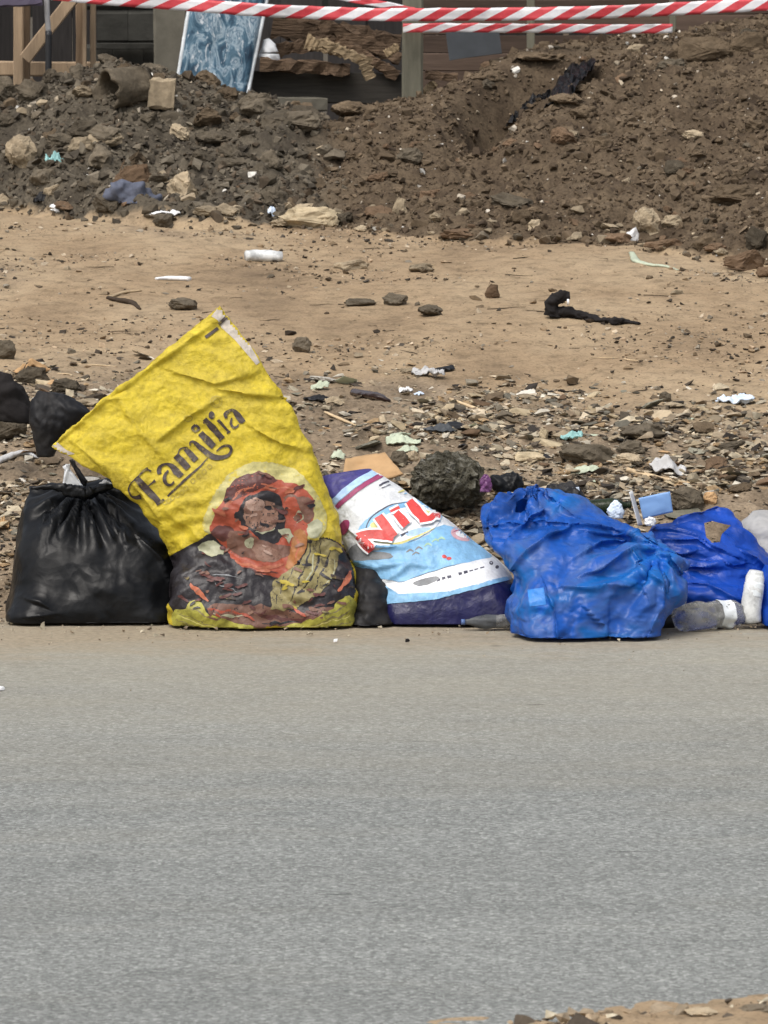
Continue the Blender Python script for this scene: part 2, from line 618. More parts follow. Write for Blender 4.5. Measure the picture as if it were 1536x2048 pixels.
mat_bottle('bottle_clear', (.80, .80, .78), .10, .8)
mat_bottle('bottle_clear_shaded', (.16, .17, .18), .2, .4)  # clear plastic darkened: shade under the washing powder bag is in its colour
mat_bottle('bottle_milky', (.72, .74, .74), .35, .0)
mat_bottle('glass_green', (.03, .045, .02), .12, .3)
mat_bottle('glass_brown', (.035, .016, .012), .12, .2)
simple('label_blue', (.09, .15, .33), .4, .3, 30, .2, .002, .4)
simple('label_white', (.66, .70, .72), .4, .25, 30, .3, .002, .4)
simple('foam_white', (.66, .68, .70), .6, .1, 30, .2, .002, .3)
t_ = NT('moss_concrete')
_v = t_.pos()
_n = t_.noise(_v, 42, 6, .75, .6)
t_.set(Base_Color=t_.mix(1.0, t_.ramp(_n, [(.34, (.022, .02, .016)), (.44, (.115, .105, .075)), (.54, (.21, .195, .15)), (.66, (.42, .41, .36))]), t_.ramp(t_.noise(_v, 7, 4, .6), [(.3, .5), (.7, 1.25)]), 'MULTIPLY'), Roughness=.97)
t_.b.inputs['Specular IOR Level'].default_value = .06
t_.bump(_n, 1.0, .03)

# ------------------------------------------------------------------ terrain: bank and soil heaps
_yy = np.linspace(11, 26, 1501)
_zz = np.interp(_yy, [11, 12.15, 12.35, 12.55, 12.9, 13.6, 14.8, 16.4, 18, 20, 26],
                [-.03, -.03, .02, .10, .235, .37, .52, .66, .775, .86, .95])
_k = np.ones(21) / 21
_zz = np.convolve(np.pad(_zz, 10, mode='edge'), _k, 'valid')


def bank(Y):
    return np.interp(Y, _yy, _zz)


_cpx = np.arange(-1500, 3100, 20.0)
_foot_py = np.interp(_cpx, [-400, 0, 300, 500, 700, 900, 1100, 1300, 1536, 1900], [415, 428, 440, 450, 462, 482, 492, 512, 548, 590])
_crest_py = np.interp(_cpx, [-600, -200, 0, 60, 130, 200, 260, 330, 400, 450, 530, 600, 650, 680, 720, 800, 850, 900, 960, 1030, 1100, 1180, 1300, 1400, 1536, 1700, 2200],
                      [230, 190, 178, 168, 150, 124, 132, 148, 165, 186, 192, 216, 240, 232, 210, 198, 190, 170, 140, 104, 92, 76, 66, 60, 34, 20, 60])
_crest_Y = np.interp(_cpx, [-500, 0, 500, 650, 900, 1300, 1536, 2200], [19.9, 19.9, 19.9, 19.6, 19.9, 20.5, 20.8, 21])
_ty = np.linspace(12.5, 21, 1700)
_prof_py = np.array([1024 - FPX * ((bank(y) - CAM_H) * ca + y * sa) / (y * ca - (bank(y) - CAM_H) * sa) for y in _ty])
_foot_Y = np.interp(-_foot_py, -_prof_py, _ty)
_foot_z = bank(_foot_Y)
_crest_z = np.array([at(768, c, y)[2] for c, y in zip(_crest_py, _crest_Y)])


def terrain(x, y):
    """height, heap weight, litter-band weight, greyness"""
    p = 768 + x * FPX / 19.3
    wob = .18 * fbm(x * 1.3, y * 1.3, 2.2, 3)
    fy = np.interp(p, _cpx, _foot_Y) + wob
    fz, cz, cy = [np.interp(p, _cpx, a) for a in (_foot_z, _crest_z, _crest_Y)]
    b = bank(y)
    s = (y - fy) / (cy - fy)
    shape = np.where(s < 1, .62 * np.clip(s, 0, 1) ** .75 + .38 * smooth01(s), 1 - .55 * smooth01((s - 1) * 1.4))
    h = fz + (cz - fz) * shape - .02
    grey = 1 - smooth01((p - 560) / 160)
    hw = smooth01(s * 9 + .25)
    env = hw * smooth01((1.9 - s) * 3)
    lum = (.06 + .035 * grey) * fbm(x * 2.4, y * 2.4, 5.5, 3) + .034 * np.abs(fbm(x * 8, y * 8, 1.5, 3)) + .016 * fbm(x * 24, y * 24, 8.5, 3)
    lum += grey * (.05 * np.abs(perlin(x * 5, y * 5, 3.3)) + .025 * np.abs(perlin(x * 13, y * 13, 9.3)))
    lim = np.clip((1 - s) * 3.5, .35, 1)
    h = h + env * lum * lim
    # hollow dug in the right-hand heap
    cx0, cy0 = at(1045, 190, 19.6)[0], 19.55
    h = h - .48 * np.exp(-(((x - cx0 - (y - cy0) * .35) / .25) ** 2 + ((y - cy0 - .06) / .34) ** 2) ** 1.6)
    cx1, cy1 = at(955, 215, 19.2)[0], 19.1
    h = h - .18 * np.exp(-(((x - cx1) / .16) ** 2 + ((y - cy1) / .22) ** 2))
    pb = 768 + x * FPX / 14.2
    yb = np.interp(pb, [-200, 0, 600, 900, 1200, 1536], [14.75, 14.7, 14.7, 14.55, 14.25, 14.1])
    band = smooth01((yb - y) / 1.25 + .25)
    micro = .016 * fbm(x * 1.6, y * 1.2, .7, 4) + .006 * fbm(x * 12, y * 9, .3, 3)
    micro = micro + band * (.014 * np.abs(fbm(x * 10, y * 10, 4.2, 3)) + .008 * fbm(x * 30, y * 30, 6.2, 2))
    micro = micro * smooth01((y - 12.2) / .35)
    z = np.where(s > 0, np.maximum(b + micro, h), b + micro)
    far = smooth01((np.abs(x) - 9) / 8) + smooth01((y - 24) / 6)
    z = z * (1 - np.clip(far, 0, 1)) + np.clip(far, 0, 1) * (bank(y) - .02)
    return z, hw * (h > b - .01), band, grey


tx = np.concatenate([[-400, -120, -50, -25, -15, -9, -6, -4.5, -3.6], np.arange(-3.0, 3.0001, .0125), [3.6, 4.5, 6, 9, 15, 25, 50, 120, 400]])
ty = np.concatenate([[-200, -50, 0, 8, 11, 11.8], np.arange(12.1, 16.6, .0125), np.arange(16.6, 21.3, .0115), [21.8, 22.5, 24, 28, 40, 90, 300, 900]])
TX, TY = np.meshgrid(tx, ty)
TZ, THEAP, TBAND, TGREY = terrain(TX, TY)
TZ = np.where(TY < 12.12, -.035, TZ)
gm = np_mesh('ground', np.stack([TX, TY, TZ], -1).reshape(-1, 3), grid_faces(*TX.shape), True)
za = gm.color_attributes.new('zone', 'FLOAT_COLOR', 'POINT')
za.data.foreach_set('color', np.stack([THEAP, TBAND, TGREY, np.ones_like(TZ)], -1).astype(np.float32).ravel())
ground = tag(link('ground', gm, MATS['soil']), 'sloping bare earth bank with heaps of dug soil', None, None, 'structure')


def hz(x, y):
    """height of the finished ground sheet"""
    i = np.clip(np.searchsorted(ty, y) - 1, 0, len(ty) - 2)
    j = np.clip(np.searchsorted(tx, x) - 1, 0, len(tx) - 2)
    u = (y - ty[i]) / (ty[i + 1] - ty[i])
    v = (x - tx[j]) / (tx[j + 1] - tx[j])
    return (TZ[i, j] * (1 - u) + TZ[i + 1, j] * u) * (1 - v) + (TZ[i, j + 1] * (1 - u) + TZ[i + 1, j + 1] * u) * v


_scan = np.linspace(12.2, 21.2, 3000)


def on_ground(px, py):
    """where the view through a frame point first meets the ground"""
    d = ray(px, py)
    z = CAM_H + d[2] * _scan
    g = hz(d[0] * _scan, _scan)
    hit = np.nonzero(z <= g)[0]
    if len(hit) == 0:
        Y = CAM_H / -d[2] if d[2] < 0 else 20.5
        return np.array([d[0] * Y, Y, 0.0])
    if hit[0] == 0:
        Y = CAM_H / -d[2]
        return np.array([d[0] * Y, Y, 0.0])
    Y = _scan[hit[0]]
    return np.array([d[0] * Y, Y, float(hz(d[0] * Y, Y))])


# road sheet with a slightly wavy surface and a ragged far edge that runs under the soil
rx = np.concatenate([[-400, -100, -30, -10, -5], np.arange(-3, 3.01, .1), [5, 10, 30, 100, 400]])
ry = np.concatenate([[-60, -20, 0, 4], np.arange(6, 12.41, .05)])
RX, RY = np.meshgrid(rx, ry)
RZ = .004 * fbm(RX * .7, RY * .7, 3.1, 3) * (np.abs(RX) < 6) - .004
road = tag(link('road', np_mesh('road', np.stack([RX, RY, RZ], -1).reshape(-1, 3), grid_faces(*RX.shape), True), MATS['asphalt']),
           'dusty grey asphalt road', None, None, 'structure')

# sandy verge at the near side of the road
vx = np.concatenate([np.arange(-.6, 1.2, .02), [1.6, 2.4, 4, 8]])
vs = np.linspace(0, 1, 60)
VX, VS = np.meshgrid(vx, vs)
edge_y = 7.295 + .20 * (VX - .065) / .55 + .022 * fbm(VX * 3, VX * 0 + 2.2, 0, 3)
edge_y = np.where(VX > .8, np.minimum(edge_y, 7.62), edge_y)
VY = edge_y - VS ** 1.6 * 2.6
VZ = -.009 + .026 * smooth01(VS * 3.2) + .013 * fbm(VX * 9, VY * 9, 3.7, 5) * smooth01(VS * 14 + .2)
vmesh = np_mesh('verge', np.stack([VX, VY, VZ], -1).reshape(-1, 3), grid_faces(*VX.shape)[:, ::-1], True)
va = vmesh.color_attributes.new('zone', 'FLOAT_COLOR', 'POINT')
va.data.foreach_set('color', np.tile(np.array([0, .12, 0, 1], np.float32), VX.size))
tag(link('verge', vmesh, MATS['soil']), 'sandy verge along the near edge of the road', None, None, 'structure')

# ------------------------------------------------------------------ solid builders
def beam_mesh(A, B, w, t, seed=0, rough=.06, seg=8, depth=(0, 1, 0)):
    A, B = np.array(A, float), np.array(B, float)
    ax = B - A
    L = np.linalg.norm(ax)
    ax /= L
    dp = np.array(depth, float)
    dp -= ax * dp.dot(ax)
    dp /= np.linalg.norm(dp)
    cr = np.cross(ax, dp)
    r = np.random.default_rng(seed)
    V = []
    ch = min(w, t) * .12
    prof = [(-w / 2 + ch, -t / 2), (w / 2 - ch, -t / 2), (w / 2, -t / 2 + ch), (w / 2, t / 2 - ch), (w / 2 - ch, t / 2), (-w / 2 + ch, t / 2), (-w / 2, t / 2 - ch), (-w / 2, -t / 2 + ch)]
    bend = r.normal(0, .004 * L, 2)
    for k in range(seg + 1):
        s = k / seg
        o = (cr * bend[0] + dp * bend[1]) * math.sin(math.pi * s)
        for a, b in prof:
            V.append(A + ax * L * s + o + cr * (a + r.normal(0, rough * w * .3)) + dp * (b + r.normal(0, rough * t * .3)))
    F = grid_faces(seg + 1, 8, True).tolist()
    F.append(list(range(8)))
    F.append([seg * 8 + 7 - k for k in range(8)])
    me = bpy.data.meshes.new('beam')
    me.from_pydata([tuple(v) for v in V], [], F)
    bm = bmesh.new()
    bm.from_mesh(me)
    bmesh.ops.recalc_face_normals(bm, faces=bm.faces)
    bm.to_mesh(me)
    bm.free()
    return me


def beam(name, A, B, w, t, mat, parent=None, seed=0, rough=.06, seg=8, depth=(0, 1, 0)):
    return link(name, beam_mesh(A, B, w, t, seed, rough, seg, depth), MATS[mat], parent)


def tube_mesh(pts, radii, N=14, squash=1.0, seed=0, rough=.0, sub=6, up=(0, 0, 1), grain=False):
    """closed limb along a polyline, with its own radius at each point"""
    pts = np.array(pts, float)
    radii = np.array(radii, float)
    n = len(pts)
    s = np.linspace(0, n - 1, (n - 1) * sub + 1)
    pp = [pts[0] * 2 - pts[1]] + list(pts) + [pts[-1] * 2 - pts[-2]]
    P, R = [], []
    for u in s:
        i = min(int(u), n - 2)
        f = u - i
        p0, p1, p2, p3 = pp[i], pp[i + 1], pp[i + 2], pp[i + 3]
        P.append(.5 * (2 * p1 + (p2 - p0) * f + (2 * p0 - 5 * p1 + 4 * p2 - p3) * f * f + (3 * p1 - p0 - 3 * p2 + p3) * f ** 3))
        R.append(radii[i] * (1 - f) + radii[i + 1] * f)
    P, R = np.array(P), np.array(R)
    T = np.gradient(P, axis=0)
    T /= np.linalg.norm(T, axis=1)[:, None]
    U = np.array(up, float)[None, :] - T * (T @ np.array(up, float))[:, None]
    U /= np.linalg.norm(U, axis=1)[:, None] + 1e-9
    W = np.cross(T, U)
    th = np.linspace(0, 2 * math.pi, N, endpoint=False)
    V = P[:, None, :] + R[:, None, None] * (np.cos(th)[None, :, None] * W[:, None, :] + squash * np.sin(th)[None, :, None] * U[:, None, :])
    if rough:
        sc = 1.0 / max(R.mean(), 1e-4) * .7
        dn = fbm(V[..., 0] * sc + seed, V[..., 1] * sc, V[..., 2] * sc + .37, 3)
        if grain:
            sl = np.r_[0, np.cumsum(np.linalg.norm(np.diff(P, axis=0), axis=1))]
            dn = fbm(1.7 * np.cos(th)[None] + seed, 1.7 * np.sin(th)[None] + 0 * sl[:, None], sl[:, None] * sc * .12 + .3, 3)
        V = V + (V - P[:, None, :]) * (rough * dn)[..., None]
    M = len(P)
    verts = np.concatenate([V.reshape(-1, 3), P[:1], P[-1:]])
    q = grid_faces(M, N, True)
    j = np.arange(N)
    a = np.stack([np.full(N, M * N), (j + 1) % N, j, j], -1)
    b = np.stack([np.full(N, M * N + 1), (M - 1) * N + j, (M - 1) * N + (j + 1) % N, (M - 1) * N + (j + 1) % N], -1)
    tri = np.concatenate([q[:, [0, 1, 2]], q[:, [0, 2, 3]], a[:, :3], b[:, :3]])
    return np_mesh('tube', verts, tri, True)


def hull_rock(seed, n=18, flat=1.0, sub=0, rough=.05):
    """angular stone about 1 unit wide, base near z = 0"""
    r = np.random.default_rng(seed)
    p = r.normal(size=(n, 3))
    p /= np.linalg.norm(p, axis=1)[:, None]
    p *= r.uniform(.78, 1.0, (n, 1)) * .5
    p[:, 2] = np.clip(p[:, 2], -.38, .42) * flat
    bm = bmesh.new()
    for v in p:
        bm.verts.new(v)
    res = bmesh.ops.convex_hull(bm, input=bm.verts)
    for v in [v for v in bm.verts if not v.link_faces]:
        bm.verts.remove(v)
    if sub:
        bmesh.ops.bevel(bm, geom=bm.edges[:], offset=.035, segments=1, affect='EDGES')
        bmesh.ops.subdivide_edges(bm, edges=bm.edges[:], cuts=sub, use_grid_fill=True)
        bmesh.ops.triangulate(bm, faces=bm.faces[:])
        co = np.array([v.co[:] for v in bm.verts])
        d = rough * fbm(co[:, 0] * 4 + seed, co[:, 1] * 4, co[:, 2] * 4 + .3, 4, .6)
        for v, k in zip(bm.verts, d):
            v.co += v.co.normalized() * float(k)
    else:
        bmesh.ops.triangulate(bm, faces=bm.faces[:])
    zmin = min(v.co.z for v in bm.verts)
    zmax = max(v.co.z for v in bm.verts)
    for v in bm.verts:
        v.co.z -= zmin
    xs = [v.co.x for v in bm.verts]
    w = max(xs) - min(xs)
    for v in bm.verts:
        v.co.x /= w
        v.co.y /= w
        v.co.z /= (zmax - zmin)
    me = bpy.data.meshes.new('rock')
    bmesh.ops.recalc_face_normals(bm, faces=bm.faces)
    bm.to_mesh(me)
    bm.free()
    return me


ROCKS = [hull_rock(100 + i, 16 + i % 5) for i in range(12)]
BIGROCKS = [hull_rock(200 + i, 15 + i % 4, 1, 3, .085) for i in range(8)]
_rock_cache = {}


def rock_data(me, mat):
    k = (me.name, mat)
    if k not in _rock_cache:
        c = me.copy()
        c.materials.append(MATS[mat])
        _rock_cache[k] = c
    return _rock_cache[k]


def rock(name, px, py, w, h, mat, label, cat='rock', group=None, big=True, seed=0, depth=.8, tilt=0.0, sink=.12):
    """stone whose base shows at frame point (px, py), w x h frame pixels large"""
    g = on_ground(px, py)
    s = 1 / pxm(g[1])
    o = link(name, rock_data((BIGROCKS if big else ROCKS)[seed % (8 if big else 12)], mat))
    W, H = w * s, h * s
    D = W * depth
    o.scale = (W, D, H * (1 + sink))
    o.rotation_euler = (0, tilt, 0)
    y = g[1] + D * .45
    o.location = (g[0] * y / g[1], y, g[2] - sink * H)
    return tag(o, label, cat, group)


# ------------------------------------------------------------------ behind the heaps: shack, timber, tape
shack = tag(empty('shack_wall', (0, 22.6, .9)), 'dark wall of old upright boards behind the soil heaps', 'wall')
k = 0
bx = -4.6
while bx < 4.6:
    w = .17 + .05 * rng.random()
    o = beam('plank', (bx + w / 2, .03 * rng.random(), -.15), (bx + w / 2 + .01 * rng.normal(), 0, 2.5 + .1 * rng.random()), w - .008, .025, 'wall_board', shack, k, .02, 4)
    bx += w
    k += 1

def P(px, py, Y):
    return at(px, py, Y)


fr = tag(empty('timber_frame', (P(90, 150, 20.9)[0], 20.9, .85)), 'pale sawn timber frame with a diagonal brace at the dark wall', 'timber frame')
def fpart(name, a, b, Y, wpx, t, mat, seed):
    A, B = P(*a, Y), P(*b, Y)
    base = np.array(fr.location)
    return beam(name, A - base, B - base, wpx / pxm(Y), t, mat, fr, seed, .05)


fpart('post', (37, -90), (37, 230), 20.72, 20, .05, 'timber', 1)
fpart('post', (53, -90), (53, 230), 20.80, 13, .05, 'timber_shaded', 2)  # stands in for the shaded side of the post beside it
fpart('post', (159, -90), (159, 230), 20.74, 18, .05, 'timber_shaded', 3)
fpart('post', (169, -90), (169, 230), 20.70, 7, .05, 'timber', 33)
fpart('post', (187, -90), (187, 230), 20.80, 11, .05, 'timber', 4)
fpart('rail', (-120, 135), (250, 138), 20.90, 29, .05, 'timber', 5)
fpart('brace', (50, 118), (175, -40), 20.60, 25, .035, 'timber', 6)
pipe = tag(empty('upright_pipe', tuple(P(96, 160, 20.45))), 'black upright pipe with a pale upper length in front of the timber frame', 'pipe')
pb_ = np.array(pipe.location)
pm_ = link('lower_length', tube_mesh([P(97, 190, 20.45) - pb_, P(97, 120, 20.45) - pb_, P(97, 62, 20.45) - pb_], [.0145] * 3, 16), MATS['pipe_black'], pipe)
link('upper_length', tube_mesh([P(97, 64, 20.45) - pb_, P(94, 20, 20.45) - pb_, P(93, -60, 20.45) - pb_], [.012] * 3, 16), MATS['pipe_grey'], pipe)

bw = tag(empty('block_wall', tuple(P(250, 200, 21.9))), 'dark block wall between the timber frame and the cement slab', 'wall')
bb = np.array(bw.location)
for r_ in range(4):
    py0 = 222 - r_ * 68
    for c_ in range(3):
        x0 = 196 + c_ * 62 - (31 if r_ % 2 else 0)
        A, B = P(x0, py0 - 32, 21.9) - bb, P(x0 + 61.2, py0 - 32, 21.9) - bb
        beam('block', A, B, 67 / pxm(21.9), .15, 'dark_block', bw, 40 + r_ * 3 + c_, .02, 2)
beam('lintel', P(190, 92, 21.75) - bb, P(312, 92, 21.75) - bb, .03, .1, 'dark_block', bw, 61, .03, 4)
tag(beam('cement_slab', P(338, 240, 21.4), P(340, -70, 21.4), 66 / pxm(21.4), .08, 'cement', None, 8, .02, 5), 'upright grey cement slab left of the marbled mattress', 'slab')

# marbled mattress standing in the rubble
def quad_slab(name, corners, Y0, thick, mat, nx=26, ny=30, bulge=.02, lean=0.0, seed=0):
    c = [at(px, py, Y0) for px, py in corners]     # TL TR BR BL
    u, v = np.meshgrid(np.linspace(0, 1, nx), np.linspace(0, 1, ny))
    Pm = ((1 - u) * (1 - v))[..., None] * c[0] + (u * (1 - v))[..., None] * c[1] + (u * v)[..., None] * c[2] + ((1 - u) * v)[..., None] * c[3]
    Pm[..., 1] += lean * (1 - v) + bulge * .5 * fbm(u * 3 + seed, v * 4, 1.3, 3)
    prof = np.clip(16 * u * (1 - u), 0, 1) ** .5 * np.clip(16 * v * (1 - v), 0, 1) ** .5
    F = Pm.copy()
    F[..., 1] -= thick / 2 * (.6 + .4 * prof) + bulge * prof
    B = Pm.copy()
    B[..., 1] += thick / 2
    n = nx * ny
    verts = np.concatenate([F.reshape(-1, 3), B.reshape(-1, 3)])
    f = grid_faces(ny, nx)
    ring = np.concatenate([np.arange(nx), np.arange(1, ny) * nx + nx - 1, (ny - 1) * nx + np.arange(nx - 2, -1, -1), np.arange(ny - 2, 0, -1) * nx])
    r2 = np.roll(ring, -1)
    side = np.stack([ring, r2, r2 + n, ring + n], -1)
    return np_mesh(name, verts, np.concatenate([f[:, ::-1], f + n, side]), True), F


mme, mF = quad_slab('mattress', [(384, -30), (536, -20), (486, 235), (345, 225)], 20.25, .06, 'marbled_fabric', lean=.12)
mat_o = tag(link('mattress', mme, MATS['marbled_fabric']), 'mattress with blue and white marbled cover leaning behind the rubble', 'mattress')
for edge in (mF[:, 0], mF[:, -1]):
    link('piping', tube_mesh(edge[::3] + np.array([0, -.006, 0]), [.009 if edge is not mF[:, 0] else .006] * len(edge[::3]), 8, 1, 3, .15, 3, up=(0, 1, 0)), MATS['label_white'], mat_o)
tag(link('white_bundle', tube_mesh([P(537, 122, 20.35), P(538, 105, 20.35), P(536, 92, 20.35), P(532, 78, 20.35)], [.043, .041, .030, .012], 18, 1, 4, .25), MATS['foam_white']),
    'small white cloth bundle wedged beside the mattress', 'bundle')

# stacked boards and split firewood between mattress and post
tag(beam('board', P(505, 172, 20.42), P(815, 178, 20.42), 62 / pxm(20.4), .04, 'dark_board', None, 12, .03), 'wide dark grey board lying on edge behind the gap in the heaps', 'board')
tag(beam('board', P(520, 130, 20.33), P(700, 140, 20.33), 24 / pxm(20.3), .10, 'firewood', None, 13, .35, 12), 'rough weathered slab of wood lying on the dark board', 'board')
tag(beam('grey_offcut', P(545, 207, 20.30), P(655, 209, 20.30), 26 / pxm(20.3), .05, 'cement', None, 14, .1), 'grey offcut lying under the dark board', 'offcut')
fw = [
    ((545, 48), (800, 92), 46, .10, 'firewood', 20.72, 'long brown plank at the back of the timber pile behind the tape'),
    ((552, 100), (665, 84), 24, .07, 'firewood', 20.46, 'short brown split plank beside the white bundle'),
    ((612, 82), (690, 104), 24, .06, 'firewood_pale', 20.36, 'pale split plank lying on the timber pile'),
    ((640, 84), (742, 128), 17, .05, 'firewood_pale', 20.26, 'pale broken strip hanging over the dark board'),
    ((640, 44), (802, 118), 24, .07, 'firewood', 20.55, 'brown sloping plank in the upper timber pile'),
    ((672, 80), (796, 152), 20, .06, 'firewood', 20.38, 'dark brown sloping plank at the foot of the timber pile'),
    ((724, 118), (742, 158), 20, .03, 'firewood_pale', 20.24, 'torn pale splinter hanging below the timber pile'),
    ((770, 108), (798, 92), 14, .04, 'firewood_pale', 20.30, 'small pale splinter of wood beside the post'),
]
for i, (a, b, w, t_, m, Y, lab) in enumerate(fw):
    tag(beam('broken_plank', P(*a, Y), P(*b, Y), w / pxm(Y), t_ * .5, m, None, 300 + i, .42, 15), lab, 'plank')

tag(beam('wooden_post', P(825, 260, 20.22), P(826, -70, 20.22), 42 / pxm(20.2), .085, 'old_post', None, 21, .03, 10), 'thick weathered grey post carrying the hazard tape', 'post')
tag(beam('wooden_post', P(1345, 140, 20.95), P(1344, -70, 20.95), 13 / pxm(20.9), .03, 'old_post', None, 22, .03, 6), 'thin grey post behind the heap at the end of the lower tape', 'post')
tag(beam('wooden_post', P(1062, 140, 21.3), P(1062, -70, 21.3), 16 / pxm(21.3), .03, 'old_post', None, 23, .03, 6), 'thin grey post behind the middle of the hazard tape', 'post')
bsh = tag(empty('brown_fence', tuple(P(1000, 200, 21.6))), 'brown fence of horizontal boards behind the thick post', 'fence')
b0 = np.array(bsh.location)
for i in range(6):
    py = 196 - 36 * i
    beam('board', P(842, py, 21.6) - b0, P(1560, py - 6, 21.6) - b0, 35 / pxm(21.6), .03, 'brown_board', bsh, 70 + i, .03, 6)
tag(beam('slate_sheet', P(895, 92, 21.3), P(1000, 78, 21.3), 58 / pxm(21.3), .015, 'slate_sheet', None, 24, .02, 4), 'grey blue sheet standing against the brown fence', 'sheet')
tag(beam('purple_tarpaulin', P(-60, 4, 20.4), P(84, -2, 20.4), 24 / pxm(20.4), .05, 'purple_sheet', None, 25, .15, 10), 'folded purple tarpaulin over the timber frame', 'tarpaulin')
for i, (a, b, lab) in enumerate([((850, 150), (915, 156), 'brown plank end leaning out behind the thick post'), ((842, 190), (872, 165), 'pale splintered stick beside the foot of the thick post')]):
    tag(beam('plank_end', P(*a, 20.35), P(*b, 20.35), 16 / pxm(20.3), .04, 'firewood' if i == 0 else 'firewood_pale', None, 80 + i, .3), lab, 'plank')


def tape(pts, w_px, Y, label, off=0.0, seed=0, twist=0.0):
    pts = np.array(pts, float)
    s = np.linspace(pts[0, 0], pts[-1, 0], 160)
    yy = np.interp(s, pts[:, 0], pts[:, 1])
    yy = np.convolve(np.pad(yy, 6, mode='edge'), np.ones(13) / 13, 'valid')
    V, UV = [], []
    for k, (a, b) in enumerate(zip(s, yy)):
        c = at(a, b, Y)
        tw = .35 * perlin(a * .006 + seed, 2.7) + twist * math.sin(a * .01)
        hw = w_px / pxm(Y) / 2
        for q in np.linspace(-1, 1, 5):
            wr = .004 * perlin(a * .05 + seed, q * 1.3 + 5) + .012 * perlin(a * .012, seed + 9.0)
            V.append(c + np.array([0, math.sin(tw) * hw * q + wr, math.cos(tw) * hw * q + .003 * perlin(a * .03, q + seed)]))
            UV.append((a / 66.5 + off, q))
    me = np_mesh('hazard_tape', V, grid_faces(len(s), 5), True)
    uvl = me.uv_layers.new(name='UVMap')
    UV = np.array(UV, np.float32)
    li = np.empty(len(me.loops), np.int32)
    me.loops.foreach_get('vertex_index', li)
    uvl.data.foreach_set('uv', UV[li].ravel())
    o = tag(link('hazard_tape', me, MATS['hazard_tape']), label, 'tape')
    sm = o.modifiers.new('thickness', 'SOLIDIFY')
    sm.thickness = .0008
    return o


tape([(-400, -60), (100, -14), (170, -5), (300, 3), (420, 13), (520, 21), (640, 26), (760, 30), (900, 29), (1050, 28), (1160, 26), (1300, 21), (1400, 15), (1536, 8), (2000, -15)], 26, 20.05,
     'upper long red and white hazard tape stretched across the site', .08, 1)
tape([(806, 56), (900, 55), (1000, 56), (1150, 57), (1250, 58), (1345, 57)], 18, 20.12, 'shorter lower red and white hazard tape below the long one', .45, 5)
tape([(640, -14), (690, -4), (740, 4), (790, 14), (830, 22)], 14, 20.10, 'loose end of hazard tape above the timber pile', .2, 9)

# ------------------------------------------------------------------ bags: inflated tubes of film, crumpled by a small cloth relaxation
def resample(a, M):
    a = np.asarray(a, float)
    s = np.linspace(0, len(a) - 1, M)
    i = np.minimum(s.astype(int), len(a) - 2)
    f = (s - i).reshape((-1,) + (1,) * (a.ndim - 1))
    r = a[i] * (1 - f) + a[i + 1] * f
    k = max(3, int(M / (len(a) - 1) * .6) | 1)
    pad = [(k // 2, k // 2)] + [(0, 0)] * (a.ndim - 1)
    q = np.pad(r, pad, mode='edge')
    out = sum(q[j:j + M] for j in range(k)) / k
    out[0], out[-1] = a[0], a[-1]
    return out


def arc_rows(L, R, Y, D, M):
    """control rows (bottom to top) -> evenly spaced rows"""
    L, R = np.asarray(L, float), np.asarray(R, float)
    mid = (L + R) / 2
    d = np.r_[0, np.cumsum(np.maximum(np.linalg.norm(np.diff(L, axis=0), axis=1), np.linalg.norm(np.diff(R, axis=0), axis=1)))]
    s = np.linspace(0, d[-1], M)
    cols = np.concatenate([L, R, np.asarray(Y, float)[:, None], np.asarray(D, float)[:, None]], 1)
    out = np.stack([np.interp(s, d, cols[:, c]) for c in range(cols.shape[1])], 1)
    k = max(3, int(M / len(L) * .7) | 1)
    q = np.pad(out, [(k // 2, k // 2), (0, 0)], mode='edge')
    sm = sum(q[j:j + M] for j in range(k)) / k
    sm[0], sm[-1] = out[0], out[-1]
    return sm


def tube_bag(L, R, Y, D, M=100, N=200, power=2.5, base=5.5):
    rows = arc_rows(L, R, Y, D, M)
    th = np.linspace(0, 2 * math.pi, 2001)
    e = 2 / power
    cx = np.sign(np.cos(th)) * np.abs(np.cos(th)) ** e
    sy = np.sign(np.sin(th)) * np.abs(np.sin(th)) ** e
    ratio = .5
    ds = np.r_[0, np.cumsum(np.hypot(np.diff(cx), np.diff(sy) * ratio))]
    t = np.interp(np.linspace(0, ds[-1], N, endpoint=False), ds, th)
    cx = np.sign(np.cos(t)) * np.abs(np.cos(t)) ** e
    sy = np.sign(np.sin(t)) * np.abs(np.sin(t)) ** e
    Pm = np.zeros((M, N, 3))
    for i, (lx, ly, rx_, ry_, yc, dd) in enumerate(rows):
        e = 2 / (power + (base - power) * (1 - smooth01(i / (M - 1) / .35)))
        cx = np.sign(np.cos(t)) * np.abs(np.cos(t)) ** e
        sy = np.sign(np.sin(t)) * np.abs(np.sin(t)) ** e
        a, b = at(lx, ly, yc), at(rx_, ry_, yc)
        c, w = (a + b) / 2, (b - a) / 2
        Pm[i] = c + cx[:, None] * w + sy[:, None] * np.array([0, -dd, 0])
    return Pm


def normals(X):
    du = np.roll(X, -1, 1) - np.roll(X, 1, 1)
    dv = np.gradient(X, axis=0)
    n = np.cross(du, dv)
    return n / (np.linalg.norm(n, axis=-1, keepdims=True) + 1e-9)


def outward(X):
    n = normals(X)
    c = X.mean(1, keepdims=True)
    if ((X - c) * n).sum() < 0:
        n = -n
    return n


